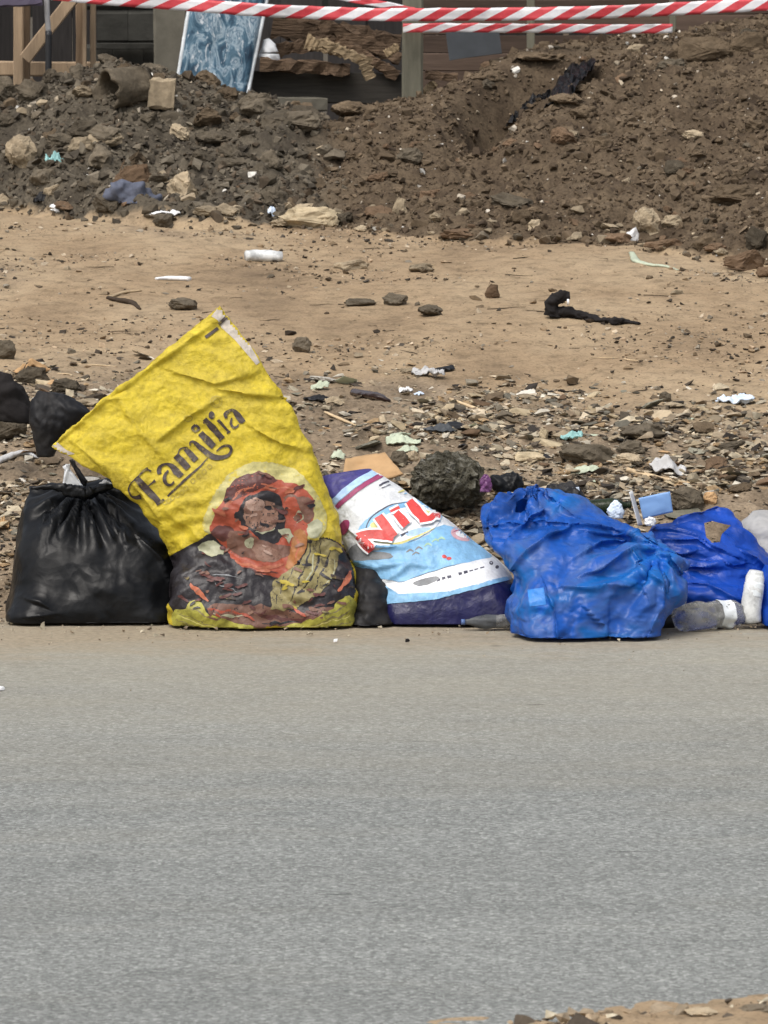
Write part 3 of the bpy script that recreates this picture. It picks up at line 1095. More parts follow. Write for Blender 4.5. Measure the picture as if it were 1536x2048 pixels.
def crumple(P0, eu=.06, ev=.06, anchor=.03, bend=.25, iters=120, seed=0, jit=.004, freq=9.0, zmin=.004, patch=.6, amap=None):
    """cloth with more material than its target needs, held softly to the target: it buckles into folds"""
    X = P0.copy()
    n = outward(P0)
    nz = fbm(P0[..., 0] * freq + seed * 7.7, P0[..., 1] * freq, P0[..., 2] * freq + seed * 1.31 + .17, 3)
    X = X + n * (jit * nz)[..., None]
    pat = 1 + patch * fbm(P0[..., 0] * 3.1 + seed, P0[..., 1] * 3.1, P0[..., 2] * 3.1 + 4.7, 2)
    if amap is not None:
        pat = pat * amap
    pat = np.clip(pat, 0, 2.2)

    def length(a, b):
        return np.linalg.norm(a - b, axis=-1)
    up = lambda A, k: np.roll(A, -k, 1)
    Lu = length(up(P0, 1), P0) * (1 + eu * pat)
    Lu2 = length(up(P0, 2), P0) * (1 + eu * pat * .55)
    Lv = length(P0[1:], P0[:-1]) * (1 + ev * pat[1:])
    Lv2 = length(P0[2:], P0[:-2]) * (1 + ev * pat[1:-1] * .55)
    Ld = length(up(P0, 1)[1:], P0[:-1]) * (1 + .5 * (eu + ev) * pat[1:])
    Le = length(P0[1:], up(P0, 1)[:-1]) * (1 + .5 * (eu + ev) * pat[1:])
    kk = .42
    for it in range(iters):
        d = up(X, 1) - X
        l = np.linalg.norm(d, axis=-1) + 1e-9
        c = d * (kk * .5 * (l - Lu) / l)[..., None]
        X = X + c - np.roll(c, 1, 1)
        d = X[1:] - X[:-1]
        l = np.linalg.norm(d, axis=-1) + 1e-9
        c = d * (kk * .5 * (l - Lv) / l)[..., None]
        X[:-1] += c
        X[1:] -= c
        if it % 2 == 0:
            d = up(X, 1)[1:] - X[:-1]
            l = np.linalg.norm(d, axis=-1) + 1e-9
            c = d * (.3 * .5 * (l - Ld) / l)[..., None]
            X[:-1] += c
            X[1:] -= np.roll(c, 1, 1)
            d = X[1:] - up(X, 1)[:-1]
            l = np.linalg.norm(d, axis=-1) + 1e-9
            c = d * (.3 * .5 * (l - Le) / l)[..., None]
            X[1:] -= c
            X[:-1] += np.roll(c, 1, 1)
        if bend:
            d = up(X, 2) - X
            l = np.linalg.norm(d, axis=-1) + 1e-9
            c = d * (bend * .5 * np.minimum(l - Lu2, 0) / l)[..., None]
            X = X + c - np.roll(c, 2, 1)
            d = X[2:] - X[:-2]
            l = np.linalg.norm(d, axis=-1) + 1e-9
            c = d * (bend * .5 * np.minimum(l - Lv2, 0) / l)[..., None]
            X[:-2] += c
            X[2:] -= c
        X += anchor * (P0 - X)
        X[..., 2] = np.maximum(X[..., 2], zmin)
    return X


def upsample(X):
    M, N, _ = X.shape
    Y = np.zeros((2 * M - 1, N, 3))
    Y[::2] = X
    Xp = np.concatenate([X[:1], X, X[-1:]])
    Y[1::2] = (9 * (X[1:] + X[:-1]) - (Xp[3:] if M > 2 else X[1:]) - Xp[:-3]) / 16
    Z = np.zeros((2 * M - 1, 2 * N, 3))
    Z[:, ::2] = Y
    Z[:, 1::2] = (9 * (Y + np.roll(Y, -1, 1)) - np.roll(Y, 1, 1) - np.roll(Y, -2, 1)) / 16
    return Z


class Bag:
    def __init__(s, X, name, mats, label, cat, cap_top=True, hole=None, base=None, through=False):
        M, N, _ = X.shape
        V = X.reshape(-1, 3)
        F = grid_faces(M, N, True)
        if hole is not None:
            cc = V[F].mean(1)
            n = np.cross(V[F[:, 1]] - V[F[:, 0]], V[F[:, 3]] - V[F[:, 0]])
            pp = np.stack(to_px(cc), -1)
            keep = ~(in_poly(pp, hole) & ((cc[:, 1] < np.median(V[:, 1])) | through))
            F = F[keep]
        loc = np.array([V[:, 0].mean(), V[:, 1].mean(), 0.0])
        c0 = X[0].mean(0)
        verts = np.concatenate([V, c0[None], X[-1].mean(0)[None]])
        j = np.arange(N)
        j2 = (j + 1) % N
        T = [F[:, [0, 1, 2]], F[:, [0, 2, 3]], np.stack([np.full(N, M * N), j2, j], -1)]
        if cap_top:
            T.append(np.stack([np.full(N, M * N + 1), (M - 1) * N + j, (M - 1) * N + j2], -1))
        T = np.concatenate(T)
        s.bvh = BVHTree.FromPolygons([tuple(v) for v in verts], T.tolist(), all_triangles=True)
        me = np_mesh(name, verts - loc, T, True)
        bm = bmesh.new()
        bm.from_mesh(me)
        bmesh.ops.recalc_face_normals(bm, faces=bm.faces)
        bm.to_mesh(me)
        bm.free()
        s.loc = loc
        if base:
            mats = list(mats) if isinstance(mats, (list, tuple)) else [mats]
            vv = np.empty(len(me.vertices) * 3)
            me.vertices.foreach_get('co', vv)
            ff = np.empty(len(me.loops), np.int32)
            me.loops.foreach_get('vertex_index', ff)
            fc = (vv.reshape(-1, 3) + loc)[ff.reshape(-1, 3)].mean(1)
            pp = np.stack(to_px(fc), -1)
            mi = np.zeros(len(fc), np.int32)
            for poly, m in base:
                if MATS[m] not in mats: mats.append(MATS[m])
                mi[in_poly(pp, poly)] = mats.index(MATS[m])
            me.polygons.foreach_set('material_index', mi)
        s.o = tag(link(name, me, mats), label, cat)
        s.o.location = loc


def to_px(p):
    p = np.asarray(p, float)
    x, y, z = p[..., 0], p[..., 1], p[..., 2] - CAM_H
    dep = y * ca - z * sa
    upv = y * sa + z * ca
    return 768 + FPX * x / dep, 1024 - FPX * upv / dep


def in_poly(pts, poly):
    poly = np.asarray(poly, float)
    x, y = pts[:, 0], pts[:, 1]
    r = np.zeros(len(pts), bool)
    j = len(poly) - 1
    for i in range(len(poly)):
        xi, yi, xj, yj = *poly[i], *poly[j]
        c = ((yi > y) != (yj > y)) & (x < (xj - xi) * (y - yi) / (yj - yi + 1e-12) + xi)
        r ^= c
        j = i
    return r


def smooth_poly(p, it=2):
    p = np.asarray(p, float)
    for _ in range(it):
        q = np.roll(p, -1, 0)
        p = np.stack([.75 * p + .25 * q, .25 * p + .75 * q], 1).reshape(-1, 2)
    return p


def stroke(pts, w, smooth=True):
    """ribbon polygon around a polyline; w: a width or one width per point"""
    p = np.array(pts, float)
    w = np.full(len(p), w, float) if np.isscalar(w) else np.array(w, float)
    if smooth and len(p) > 2:
        n = len(p)
        s = np.linspace(0, n - 1, (n - 1) * 5 + 1)
        pp = np.concatenate([[2 * p[0] - p[1]], p, [2 * p[-1] - p[-2]]])
        i = np.minimum(s.astype(int), n - 2)
        f = (s - i)[:, None]
        q = .5 * (2 * pp[i + 1] + (pp[i + 2] - pp[i]) * f + (2 * pp[i] - 5 * pp[i + 1] + 4 * pp[i + 2] - pp[i + 3]) * f ** 2 + (3 * pp[i + 1] - pp[i] - 3 * pp[i + 2] + pp[i + 3]) * f ** 3)
        w = np.interp(s, np.arange(n), w)
        p = q
    t = np.gradient(p, axis=0)
    t /= np.linalg.norm(t, axis=1)[:, None] + 1e-9
    nrm = np.stack([-t[:, 1], t[:, 0]], 1)
    a, b = p + nrm * w[:, None] / 2, p - nrm * w[:, None] / 2
    return [np.array([a[i], a[i + 1], b[i + 1], b[i]]) for i in range(len(p) - 1)]


def disc(c, r, n=14, ry=None, rot=0.0):
    th = np.linspace(0, 2 * math.pi, n, endpoint=False)
    x, y = r * np.cos(th), (ry or r) * np.sin(th)
    return np.stack([c[0] + x * math.cos(rot) - y * math.sin(rot), c[1] + x * math.sin(rot) + y * math.cos(rot)], 1)


def zoomed(polys, x0, y0, k):
    return [np.stack([x0 + np.asarray(p, float)[:, 0] / k, y0 + np.asarray(p, float)[:, 1] / k], 1) for p in polys]


def wobble(poly, amt, k):
    """worn, uneven outline"""
    seg = np.roll(poly, -1, 0) - poly
    out = []
    for a, d in zip(poly, seg):
        n = max(1, int(np.linalg.norm(d) / 4))
        for i in range(n):
            out.append(a + d * i / n)
    out = np.array(out)
    out[:, 0] += amt * fbm(out[:, 0] * .05, out[:, 1] * .05, k * .37 + .1, 3)
    out[:, 1] += amt * fbm(out[:, 0] * .05 + 40, out[:, 1] * .05, k * .37 + .1, 3)
    return out


def decal(bag, name, items, step=4.0, lift=.0012, label=None, warp=0.0, sub_of=None):
    """flat print laid on the bag's own surface. items: list of (polygon in frame pixels, material name)"""
    mats = []
    bm = bmesh.new()
    cam_o = Vector((0, 0, CAM_H))
    level, prev = 0, None
    for k, (poly, mat) in enumerate(items):
        if mat != prev:
            level, prev = level + 1, mat
        if mat not in mats: mats.append(mat)
        poly = np.asarray(poly, float)
        if warp:
            poly = wobble(poly, warp, 1)
        b = bmesh.new()
        f = b.faces.new([b.verts.new((x, y, 0)) for x, y in poly])
        bmesh.ops.triangulate(b, faces=[f])
        lo, hi = poly.min(0), poly.max(0)
        if max(hi - lo) > step:
            for ax in (0, 1):
                for g in np.arange(math.ceil(lo[ax] / step) * step, hi[ax], step):
                    co = Vector((g, 0, 0)) if ax == 0 else Vector((0, g, 0))
                    no = Vector((1, 0, 0)) if ax == 0 else Vector((0, 1, 0))
                    bmesh.ops.bisect_plane(b, geom=b.verts[:] + b.edges[:] + b.faces[:], plane_co=co, plane_no=no)
        vm = {}
        for v in b.verts:
            d = Vector(ray(v.co.x, v.co.y))
            d.normalize()
            hit, nn, idx, dist = bag.bvh.ray_cast(cam_o, d)
            if hit is None or dist > 14: continue
            if nn.dot(d) > 0: nn = -nn
            vm[v] = bm.verts.new(hit + (nn * .35 - d * .65) * (lift + min(level, 90 + k % 3) * .00006 + (k % 3) * .00001) - Vector(bag.loc))
        for f in b.faces:
            if all(v in vm for v in f.verts):
                ys = [vm[v].co.y for v in f.verts]
                if max(ys) - min(ys) > .04: continue
                try:
                    nf = bm.faces.new([vm[v] for v in f.verts])
                    nf.material_index = mats.index(mat)
                    nf.smooth = True
                except ValueError:
                    pass
        b.free()
    for f in bm.faces:
        f.normal_update()
        if f.normal.y > 0: f.normal_flip()
    me = bpy.data.meshes.new(name)
    bm.to_mesh(me)
    bm.free()
    o = link(name, me, [MATS[m] for m in mats], bag.o)
    if label: o['label'] = label
    if sub_of is not None: o.parent = sub_of
    return o


def lumps(X, amp, f, seed, mask=None):
    d = amp * fbm(X[..., 0] * f + seed, X[..., 1] * f, X[..., 2] * f + .41, 2)
    if mask is not None: d = d * mask
    return X + outward(X) * d[..., None]


def creases(X, amp, f, seed, n=4, mask=None, warp=1.0, squeeze=(1, 1, 1)):
    """film that has been crushed: flat facets meeting in sharp folds of random direction"""
    r = np.random.default_rng(seed)
    q = X * np.array(squeeze)
    h = 0
    for k in range(n):
        d = r.normal(size=3) * np.array([1, .5, 1])
        d /= np.linalg.norm(d)
        s = (q @ d) * f * r.uniform(.6, 1.5) + warp * fbm(q[..., 0] * f * .45 + seed + 3 * k, q[..., 1] * f * .45, q[..., 2] * f * .45 + .7 * k + .1, 2) + r.uniform(0, 1)
        tri = np.abs(s - np.floor(s) - .5) * 2
        env = np.clip(.45 + 1.3 * perlin(q[..., 0] * f * .3 + 9 * k, q[..., 1] * f * .3 + seed, q[..., 2] * f * .3 + .4), 0, 1.2)
        h = h + env * (tri - .5)
    h = amp * h / math.sqrt(n)
    if mask is not None: h = h * mask
    return X + outward(X) * h[..., None]


def ridges(X, lines, amp, w, x0=0, y0=0, k=1.0, asym=.45):
    """sharp fold lines at given places on the camera-side face of a bag"""
    px, py = to_px(X)
    n = outward(X)
    front = np.clip(-n[..., 1] * 3, 0, 1)
    H = np.zeros(px.shape)
    for ln in lines:
        q = np.array(ln, float) / k + [x0, y0]
        best = np.full(px.shape, 1e9)
        side = np.zeros(px.shape)
        par = np.zeros(px.shape)
        m = len(q) - 1
        for i in range(m):
            a, d = q[i], q[i + 1] - q[i]
            t = np.clip(((px - a[0]) * d[0] + (py - a[1]) * d[1]) / (d @ d), 0, 1)
            ex, ey = px - a[0] - t * d[0], py - a[1] - t * d[1]
            r = np.hypot(ex, ey)
            b = r < best
            best = np.where(b, r, best)
            side = np.where(b, np.sign(d[0] * ey - d[1] * ex), side)
            par = np.where(b, (i + t) / m, par)
        best = best + 1.5 * perlin(px * .03, py * .03, .5)
        ww = np.where(side > 0, w * asym, w * 1.7)
        H = np.maximum(H, np.exp(-np.abs(best) / ww) * np.sin(np.pi * np.clip(par * .8 + .1, 0, 1)) ** .5)
    return X + n * (amp * H * front)[..., None]


def ground_fit(X):
    X = X.copy()
    X[..., 2] = np.maximum(X[..., 2], .004)
    return X


# ---- black bin bag, mouth gathered in the middle of its top
X = tube_bag([(34, 1246), (12, 1218), (22, 1170), (36, 1100), (44, 1035), (48, 990), (56, 972)],
             [(358, 1246), (372, 1200), (366, 1140), (352, 1085), (315, 1035), (268, 985), (236, 962)],
             [12.30, 12.30, 12.31, 12.32, 12.34, 12.36, 12.38], [.235, .245, .235, .20, .15, .085, .035], 66, 130, 3.0)
X = ground_fit(lumps(X, .018, 5, 3))
pxs, pys = to_px(X)
ang = np.arctan2(pxs - 168, pys - 968)
rad = np.hypot(pxs - 168, (pys - 968))
fold = np.sin(ang * 15 + 2.2 * perlin(ang * 3, rad * .008)) + .6 * np.sin(ang * 29 + 1.3)
fm = np.exp(-((rad - 55) / 60) ** 2) * (.35 + .65 * smooth01(rad / 40))
X = X + outward(X) * (.0105 * fold * fm)[..., None]
pin = np.exp(-((pxs - 168) / 26) ** 2) * smooth01((1020 - pys) / 50)
X[..., 1] += .035 * pin * np.sign(12.36 - X[..., 1])
X[..., 2] -= .02 * np.exp(-((pxs - 168) / 45) ** 2) * smooth01((985 - pys) / 20)
X = upsample(X)
X = ridges(X, [[(185, 890), (165, 960)], [(215, 875), (190, 1010)], [(245, 865), (235, 990)], [(330, 860), (322, 960)], [(362, 850), (368, 930)], [(425, 840), (455, 950)], [(470, 860), (500, 1010)],
               [(110, 1240), (160, 1255), (205, 1282)], [(115, 1312), (210, 1300)], [(560, 1000), (640, 1080), (680, 1180)]], .012, 7, 0, 580, 2.0)
X = creases(X, .006, 5, 1, 4, .35 + .65 * smooth01((to_px(X)[1] - 1040) / 80))
X = creases(X, .0038, 15, 2, 4)
X = ground_fit(X)
black_bag = Bag(X, 'black_rubbish_bag', MATS['black_film'], 'full black plastic rubbish bag with gathered top beside the yellow sack', 'rubbish bag')
kp = [at(x, y, 12.26) - black_bag.loc for x, y in ((62, 976), (110, 974), (140, 982), (168, 986), (196, 980), (238, 968))]
link('tied_neck', tube_mesh(kp, [.004, .009, .015, .020, .014, .004], 14, .8, 5, .55, 8, up=(0, 1, 0)), MATS['black_film'], black_bag.o)

# ---- yellow woven sack, lower half full, empty mouth flopped over to the left
YL = [(352, 1252), (343, 1225), (344, 1165), (349, 1112), (322, 1070), (280, 1016), (232, 972), (180, 940), (136, 912), (104, 892)]
YR = [(706, 1252), (718, 1222), (712, 1160), (694, 1095), (681, 1030), (656, 960), (622, 885), (572, 795), (515, 708), (441, 612)]
X = tube_bag(YL, YR, [12.16, 12.16, 12.17, 12.17, 12.16, 12.15, 12.15, 12.16, 12.18, 12.21],
             [.175, .185, .17, .135, .10, .07, .048, .032, .022, .016], 92, 150, 2.3)
mask = smooth01((to_px(X)[1] - 1000) / 120)
X = ground_fit(lumps(X, .02, 6, 9, mask))
X = lumps(X, .016, 4.2, 2, 1 - mask)
am = .45 + .8 * mask
X = crumple(X, .03, .03, .06, .5, 60, 5, .004, 7, amap=am)
X = upsample(X)
mk = smooth01((to_px(X)[1] - 960) / 120)
X = ridges(X, [[(250, 600), (420, 450), (640, 290), (850, 140)], [(380, 450), (480, 440), (540, 540), (620, 640)], [(640, 600), (740, 520), (870, 440)], [(880, 400), (1000, 420), (1110, 430)],
               [(520, 760), (640, 900), (700, 1050)], [(700, 330), (860, 380), (1000, 340)], [(1020, 560), (1120, 620), (1220, 640)], [(300, 620), (420, 700), (470, 790)]], .016, 8, 0, 580, 2.0)
X = creases(X, .018, 5.5, 5, 4, .85 + .4 * mk)
X = creases(X, .0105, 12, 6, 5, .9 + .4 * mk)
X = creases(X, .0035, 32, 7, 4)
fray = (.0022 * perlin(np.arange(X.shape[1]) * .55, 3.3) + .004 * perlin(np.arange(X.shape[1]) * .17, 8.3))
dvec = X[-1] - X[-4]
dvec /= np.linalg.norm(dvec, axis=-1, keepdims=True)
X[-1] += dvec * fray[:, None]
X[-2] += dvec * fray[:, None] * .5
X = ground_fit(X)
SACK_X = X

z6 = lambda *p: zoomed(p, 220, 760, 5.12)
z4 = lambda *p: zoomed(p, 340, 900, 3.84)
z3 = lambda *p: zoomed(p, 0, 580, 2.0)
it = []
def add(lst, polys, mat):
    for p in polys: lst.append((p, mat))


def S(pts, w, smooth=True):
    return stroke(pts, w, smooth)


PIC = []
def p4(pts, mat, sm=1):
    add(PIC, zoomed([smooth_poly(pts, sm) if sm else pts], 340, 900, 3.84), mat)
def s4(pts, w, mat):
    add(PIC, zoomed(S(pts, w), 340, 900, 3.84), mat)


p4([(470, 170), (600, 100), (720, 88), (870, 110), (1010, 180), (1130, 330), (1200, 480), (1185, 650), (1090, 700), (900, 640), (500, 660), (250, 650), (255, 520), (350, 310)], 'ink_halo', 2)
# lower dark cloth and ground of the picture
p4([(-30, 812), (60, 815), (150, 770), (215, 700), (300, 640), (560, 700), (900, 760), (1060, 690), (1200, 660), (1340, 740), (1400, 880), (1430, 1060), (1400, 1200), (1000, 1290), (600, 1310), (200, 1250), (-30, 1250)], 'ink_dark', 1)
p4([(260, 1190), (520, 1185), (800, 1205), (1000, 1255), (1240, 1190), (1280, 1230), (1050, 1330), (800, 1375), (520, 1330), (300, 1270)], 'ink_brownskin')
s4([(280, 1215), (420, 1235), (600, 1262)], [8, 22, 10], 'ink_red')
s4([(330, 1262), (460, 1275), (580, 1270)], [8, 18, 6], 'ink_pale')
s4([(620, 1250), (800, 1290), (980, 1300), (1150, 1250)], [6, 30, 24, 8], 'ink_maroon')
s4([(700, 1330), (850, 1330), (1000, 1310)], [6, 20, 6], 'ink_dark')
# head wrap
p4([(288, 622), (350, 480), (430, 335), (520, 225), (640, 160), (760, 175), (850, 236), (990, 262), (1080, 340), (1122, 470), (1100, 530), (1055, 560), (1045, 690), (980, 860), (880, 972), (760, 968), (620, 925), (480, 850), (420, 740), (360, 690)], 'ink_red')
p4([(410, 350), (500, 225), (600, 172), (700, 158), (800, 200), (850, 240), (720, 225), (600, 250), (500, 330), (430, 430)], 'ink_maroon')
s4([(380, 500), (450, 410), (540, 320), (660, 262)], [10, 26, 22, 8], 'ink_orange')
s4([(700, 262), (820, 290), (960, 300)], [8, 22, 10], 'ink_orange')
p4([(870, 345), (1000, 335), (1090, 380), (1122, 480), (1100, 530), (1040, 560), (1000, 450), (880, 420)], 'ink_brownskin')
p4([(880, 360), (985, 350), (990, 440), (960, 470), (985, 560), (900, 610), (880, 480)], 'ink_red')
s4([(950, 520), (985, 480), (1022, 500), (1015, 540), (975, 552)], [6, 10, 12, 10, 6], 'ink_pale')
p4([(955, 500), (990, 490), (1010, 520), (985, 545), (955, 535)], 'ink_brownskin')
p4([(490, 520), (540, 440), (600, 350), (700, 318), (800, 330), (866, 372), (882, 520), (872, 640), (820, 720), (720, 715), (640, 640), (580, 600), (540, 540)], 'ink_dark')
p4([(565, 500), (585, 410), (660, 365), (740, 385), (810, 420), (836, 490), (828, 570), (770, 628), (680, 638), (600, 600)], 'ink_skin')
p4([(585, 420), (640, 372), (715, 372), (730, 420), (690, 470), (610, 462)], 'ink_skin_pale')
p4([(700, 440), (770, 430), (785, 460), (740, 480)], 'ink_dark')
p4([(672, 588), (700, 562), (755, 560), (772, 585), (720, 602)], 'ink_dark')
s4([(655, 632), (720, 640), (790, 610)], [4, 14, 4], 'ink_pale')
p4([(290, 650), (370, 590), (450, 560), (500, 610), (470, 690), (380, 700)], 'ink_maroon')
p4([(440, 620), (520, 600), (620, 640), (700, 700), (840, 720), (930, 740), (930, 830), (720, 862), (560, 820), (450, 770)], 'ink_brownskin')
p4([(620, 720), (760, 730), (860, 800), (840, 860), (660, 850)], 'ink_skin')
p4([(560, 700), (610, 665), (650, 668), (642, 740), (590, 752)], 'ink_pale')
s4([(490, 850), (620, 890), (760, 900), (870, 880)], [8, 24, 26, 10], 'ink_orange')
s4([(560, 905), (700, 935), (840, 935)], [4, 14, 6], 'ink_maroon')
p4([(905, 820), (940, 640), (1000, 600), (1052, 640), (1035, 790), (960, 900), (890, 930)], 'ink_rust')
s4([(960, 650), (985, 760), (940, 880)], [6, 16, 6], 'ink_orange')
# khaki cloth
p4([(1060, 690), (1190, 668), (1325, 742), (1285, 880), (1210, 1040), (1090, 1130), (930, 1226), (780, 1226), (772, 1080), (790, 1000), (880, 940), (1000, 880), (1045, 780)], 'ink_khaki', 0)
for a in ([(1080, 720), (1060, 860), (960, 1080), (900, 1190)], [(1160, 700), (1140, 860), (1060, 1020), (980, 1120)], [(1230, 740), (1190, 900), (1110, 1060)], [(880, 960), (850, 1080), (810, 1190)], [(940, 920), (900, 1040)]):
    s4(a, [6] + [15] * (len(a) - 2) + [4], 'ink_dark')
for a in ([(1262, 840), (1245, 960), (1170, 1060)], [(1110, 780), (1090, 920), (1010, 1060)]):
    s4(a, [4, 12, 4], 'ink_pale')
# pale shards
p4([(822, 612), (918, 598), (936, 660), (905, 712)], 'ink_pale', 0)
p4([(1066, 545), (1160, 530), (1168, 640), (1085, 690), (1062, 640)], 'ink_pale')
p4([(215, 745), (260, 705), (350, 695), (422, 775), (330, 832), (260, 800)], 'ink_pale')
# arms and leaves
p4([(148, 1012), (200, 1045), (270, 1130), (300, 1180), (240, 1150), (190, 1090)], 'ink_orange')
p4([(1265, 1092), (1320, 1020), (1392, 920), (1396, 1000), (1330, 1060)], 'ink_orange')
s4([(330, 960), (430, 968), (560, 985)], [3, 9, 3], 'ink_grime')
s4([(340, 1020), (420, 1060), (520, 1088)], [3, 11, 3], 'ink_grime')
p4([(10, 1235), (110, 1225), (130, 1170), (190, 1160), (250, 1200), (270, 1250), (400, 1300), (600, 1345), (800, 1385), (780, 1425), (60, 1425), (15, 1330)], 'ink_leaf')
p4([(1450, 1200), (1400, 1130), (1340, 1118), (1265, 1180), (1240, 1225), (1100, 1290), (900, 1350), (780, 1388), (780, 1425), (1410, 1425), (1440, 1300)], 'ink_leaf')
for a in ([(60, 1260), (200, 1300), (360, 1350)], [(50, 1310), (200, 1350), (340, 1380)], [(140, 1210), (240, 1260), (380, 1310)], [(1400, 1220), (1280, 1280), (1120, 1340)], [(1390, 1160), (1290, 1230), (1150, 1290)], [(1400, 1310), (1240, 1350), (1000, 1380)]):
    s4(a, [4, 13, 4], 'ink_khaki')
for a in ([(100, 1285), (240, 1330), (420, 1372)], [(1380, 1270), (1200, 1325), (1000, 1365)]):
    s4(a, [3, 8, 3], 'ink_yellow')
BASE = [(q, m) for q, m in PIC if m in ('ink_halo', 'ink_dark', 'ink_leaf', 'ink_brownskin', 'ink_red') and len(q) > 20]
# blotches where the print has rubbed and creased
br = np.random.default_rng(12)
zone = np.array([(352, 1120), (420, 1070), (460, 960), (530, 945), (620, 985), (640, 1070), (690, 1100), (708, 1180), (700, 1235), (520, 1250), (370, 1235)])
pal = ['ink_dark', 'ink_maroon', 'ink_brownskin', 'ink_red', 'ink_skin', 'ink_khaki', 'ink_orange', 'ink_dark', 'ink_grime', 'ink_skin_pale']
big = [(q, m) for q, m in PIC if len(q) >= 8]
for k in range(190):
    c = np.array([br.uniform(345, 715), br.uniform(940, 1255)])
    if not in_poly(c[None], zone)[0]: continue
    under = [m for q, m in big if in_poly(c[None], q)[0]]
    if not under: continue
    near = {'ink_dark': ['ink_maroon', 'ink_maroon', 'ink_brown', 'ink_brownskin'], 'ink_red': ['ink_maroon', 'ink_orange', 'ink_brownskin', 'ink_orange'], 'ink_khaki': ['ink_dark', 'ink_dark', 'ink_brownskin', 'ink_faint'],
            'ink_leaf': ['ink_khaki', 'ink_dark', 'ink_brownskin'], 'ink_halo': ['ink_faint', 'ink_pale'], 'ink_skin': ['ink_skin_pale', 'ink_brownskin', 'ink_maroon'],
            'ink_brownskin': ['ink_maroon', 'ink_skin', 'ink_dark', 'ink_red']}.get(under[-1], pal)
    m = near[br.integers(len(near))]
    r = br.uniform(2.0, 7.5)
    PIC.append((disc(c, r * br.uniform(1, 2.6), 9, r * .55, br.uniform(-.5, .6)), m))
sack = Bag(SACK_X, 'yellow_sack', [MATS['sack_yellow']], 'big yellow woven sack with a printed picture, leaning over the black bag', 'sack', cap_top=False, base=BASE)

# unprinted margin at the mouth's upper corner, hem and its stitch mark
margin = []
add(margin, z3([(845, 105), (885, 55), (915, 90), (960, 150), (1040, 290), (1025, 300), (940, 200), (885, 150), (870, 120)]), 'sack_white')
add(margin, z3([(200, 622), (225, 605), (265, 640), (300, 655), (270, 660), (230, 650)]), 'sack_white')
for q in margin:
    decal(sack, 'unprinted_margin', [q], 5)
stitch = []
add(stitch, zoomed(S([(822, 190), (872, 152)], 13), 0, 580, 2.0), 'ink_brown')
add(stitch, zoomed(S([(874, 138), (915, 100)], 13), 0, 580, 2.0), 'ink_brown')
decal(sack, 'hem_stitch', stitch, 5, .003)

L6 = []
LETTERS = []
def l6(pts, w, smooth=True, mat='ink_brown'):
    add(L6, zoomed(S(pts, w, smooth), 220, 760, 5.12), mat)
def d6(c, r, mat='ink_brown', ry=None):
    add(L6, zoomed([disc(c, r, 14, ry)], 220, 760, 5.12), mat)


# F
l6([(262, 1000), (340, 1085), (420, 1170), (512, 1258)], [62, 74, 74, 62])
l6([(478, 1278), (556, 1222)], 26)
l6([(268, 1010), (310, 965), (350, 925), (388, 908)], [14, 18, 24, 40])
l6([(380, 912), (420, 935)], 18)
l6([(268, 1012), (215, 1060), (190, 1120), (215, 1180), (262, 1205), (318, 1196)], [12, 13, 15, 17, 34, 58])
l6([(392, 1090), (430, 1055), (468, 1030)], [12, 16, 34])
LETTERS.append(L6)
L6 = []
# a
l6([(508, 968), (502, 925), (525, 880), (575, 858), (630, 878), (680, 935), (728, 985)], [42, 48, 30, 26, 50, 78, 62])
l6([(715, 992), (750, 958)], 22)
l6([(598, 925), (566, 975), (562, 1030), (590, 1068), (630, 1070), (655, 1035)], [20, 30, 40, 34, 24, 14])
LETTERS.append(L6)
L6 = []
# m
l6([(672, 772), (740, 840), (805, 905)], [66, 70, 66])
l6([(690, 790), (712, 715), (760, 692), (795, 700)], [10, 14, 18, 26])
l6([(768, 702), (830, 765), (885, 825)], [50, 68, 60])
l6([(822, 672), (822, 640), (850, 628), (885, 650)], [14, 16, 24, 34])
l6([(868, 640), (930, 695), (1005, 755), (1080, 795), (1155, 795), (1220, 765), (1245, 715), (1215, 672), (1150, 680), (1085, 730)], [36, 50, 62, 56, 44, 32, 28, 30, 24, 12])
LETTERS.append(L6)
L6 = []
# i
l6([(922, 545), (990, 612), (1062, 682)], [62, 76, 66])
add(L6, zoomed(S([(875, 495 - 34), (909, 495), (875, 529), (841, 495), (875, 461)], 26), 220, 760, 5.12), 'ink_brown')
LETTERS.append(L6)
L6 = []
# l
l6([(968, 400), (1050, 485), (1140, 590)], [46, 66, 60])
l6([(960, 445), (1000, 400)], 20)
l6([(1120, 622), (1170, 575)], 20)
LETTERS.append(L6)
L6 = []
# i
l6([(1105, 412), (1160, 470), (1218, 535)], [30, 26, 24])
l6([(1195, 548), (1235, 525)], 16)
d6((1042, 360), 32, ry=40)
LETTERS.append(L6)
L6 = []
# a
l6([(1188, 395), (1182, 355), (1215, 318), (1260, 308), (1305, 360), (1358, 430)], [30, 42, 30, 26, 62, 66])
l6([(1345, 445), (1385, 412)], 18)
l6([(1245, 385), (1236, 440), (1262, 485), (1300, 480), (1322, 455)], [14, 26, 28, 22, 12])
LETTERS.append(L6)
L6 = []
# underline
l6([(592, 1190), (760, 1030), (930, 880)], [20, 26, 18])
l6([(930, 880), (1000, 800)], [16, 10])
LETTERS.append(L6)
L6 = []
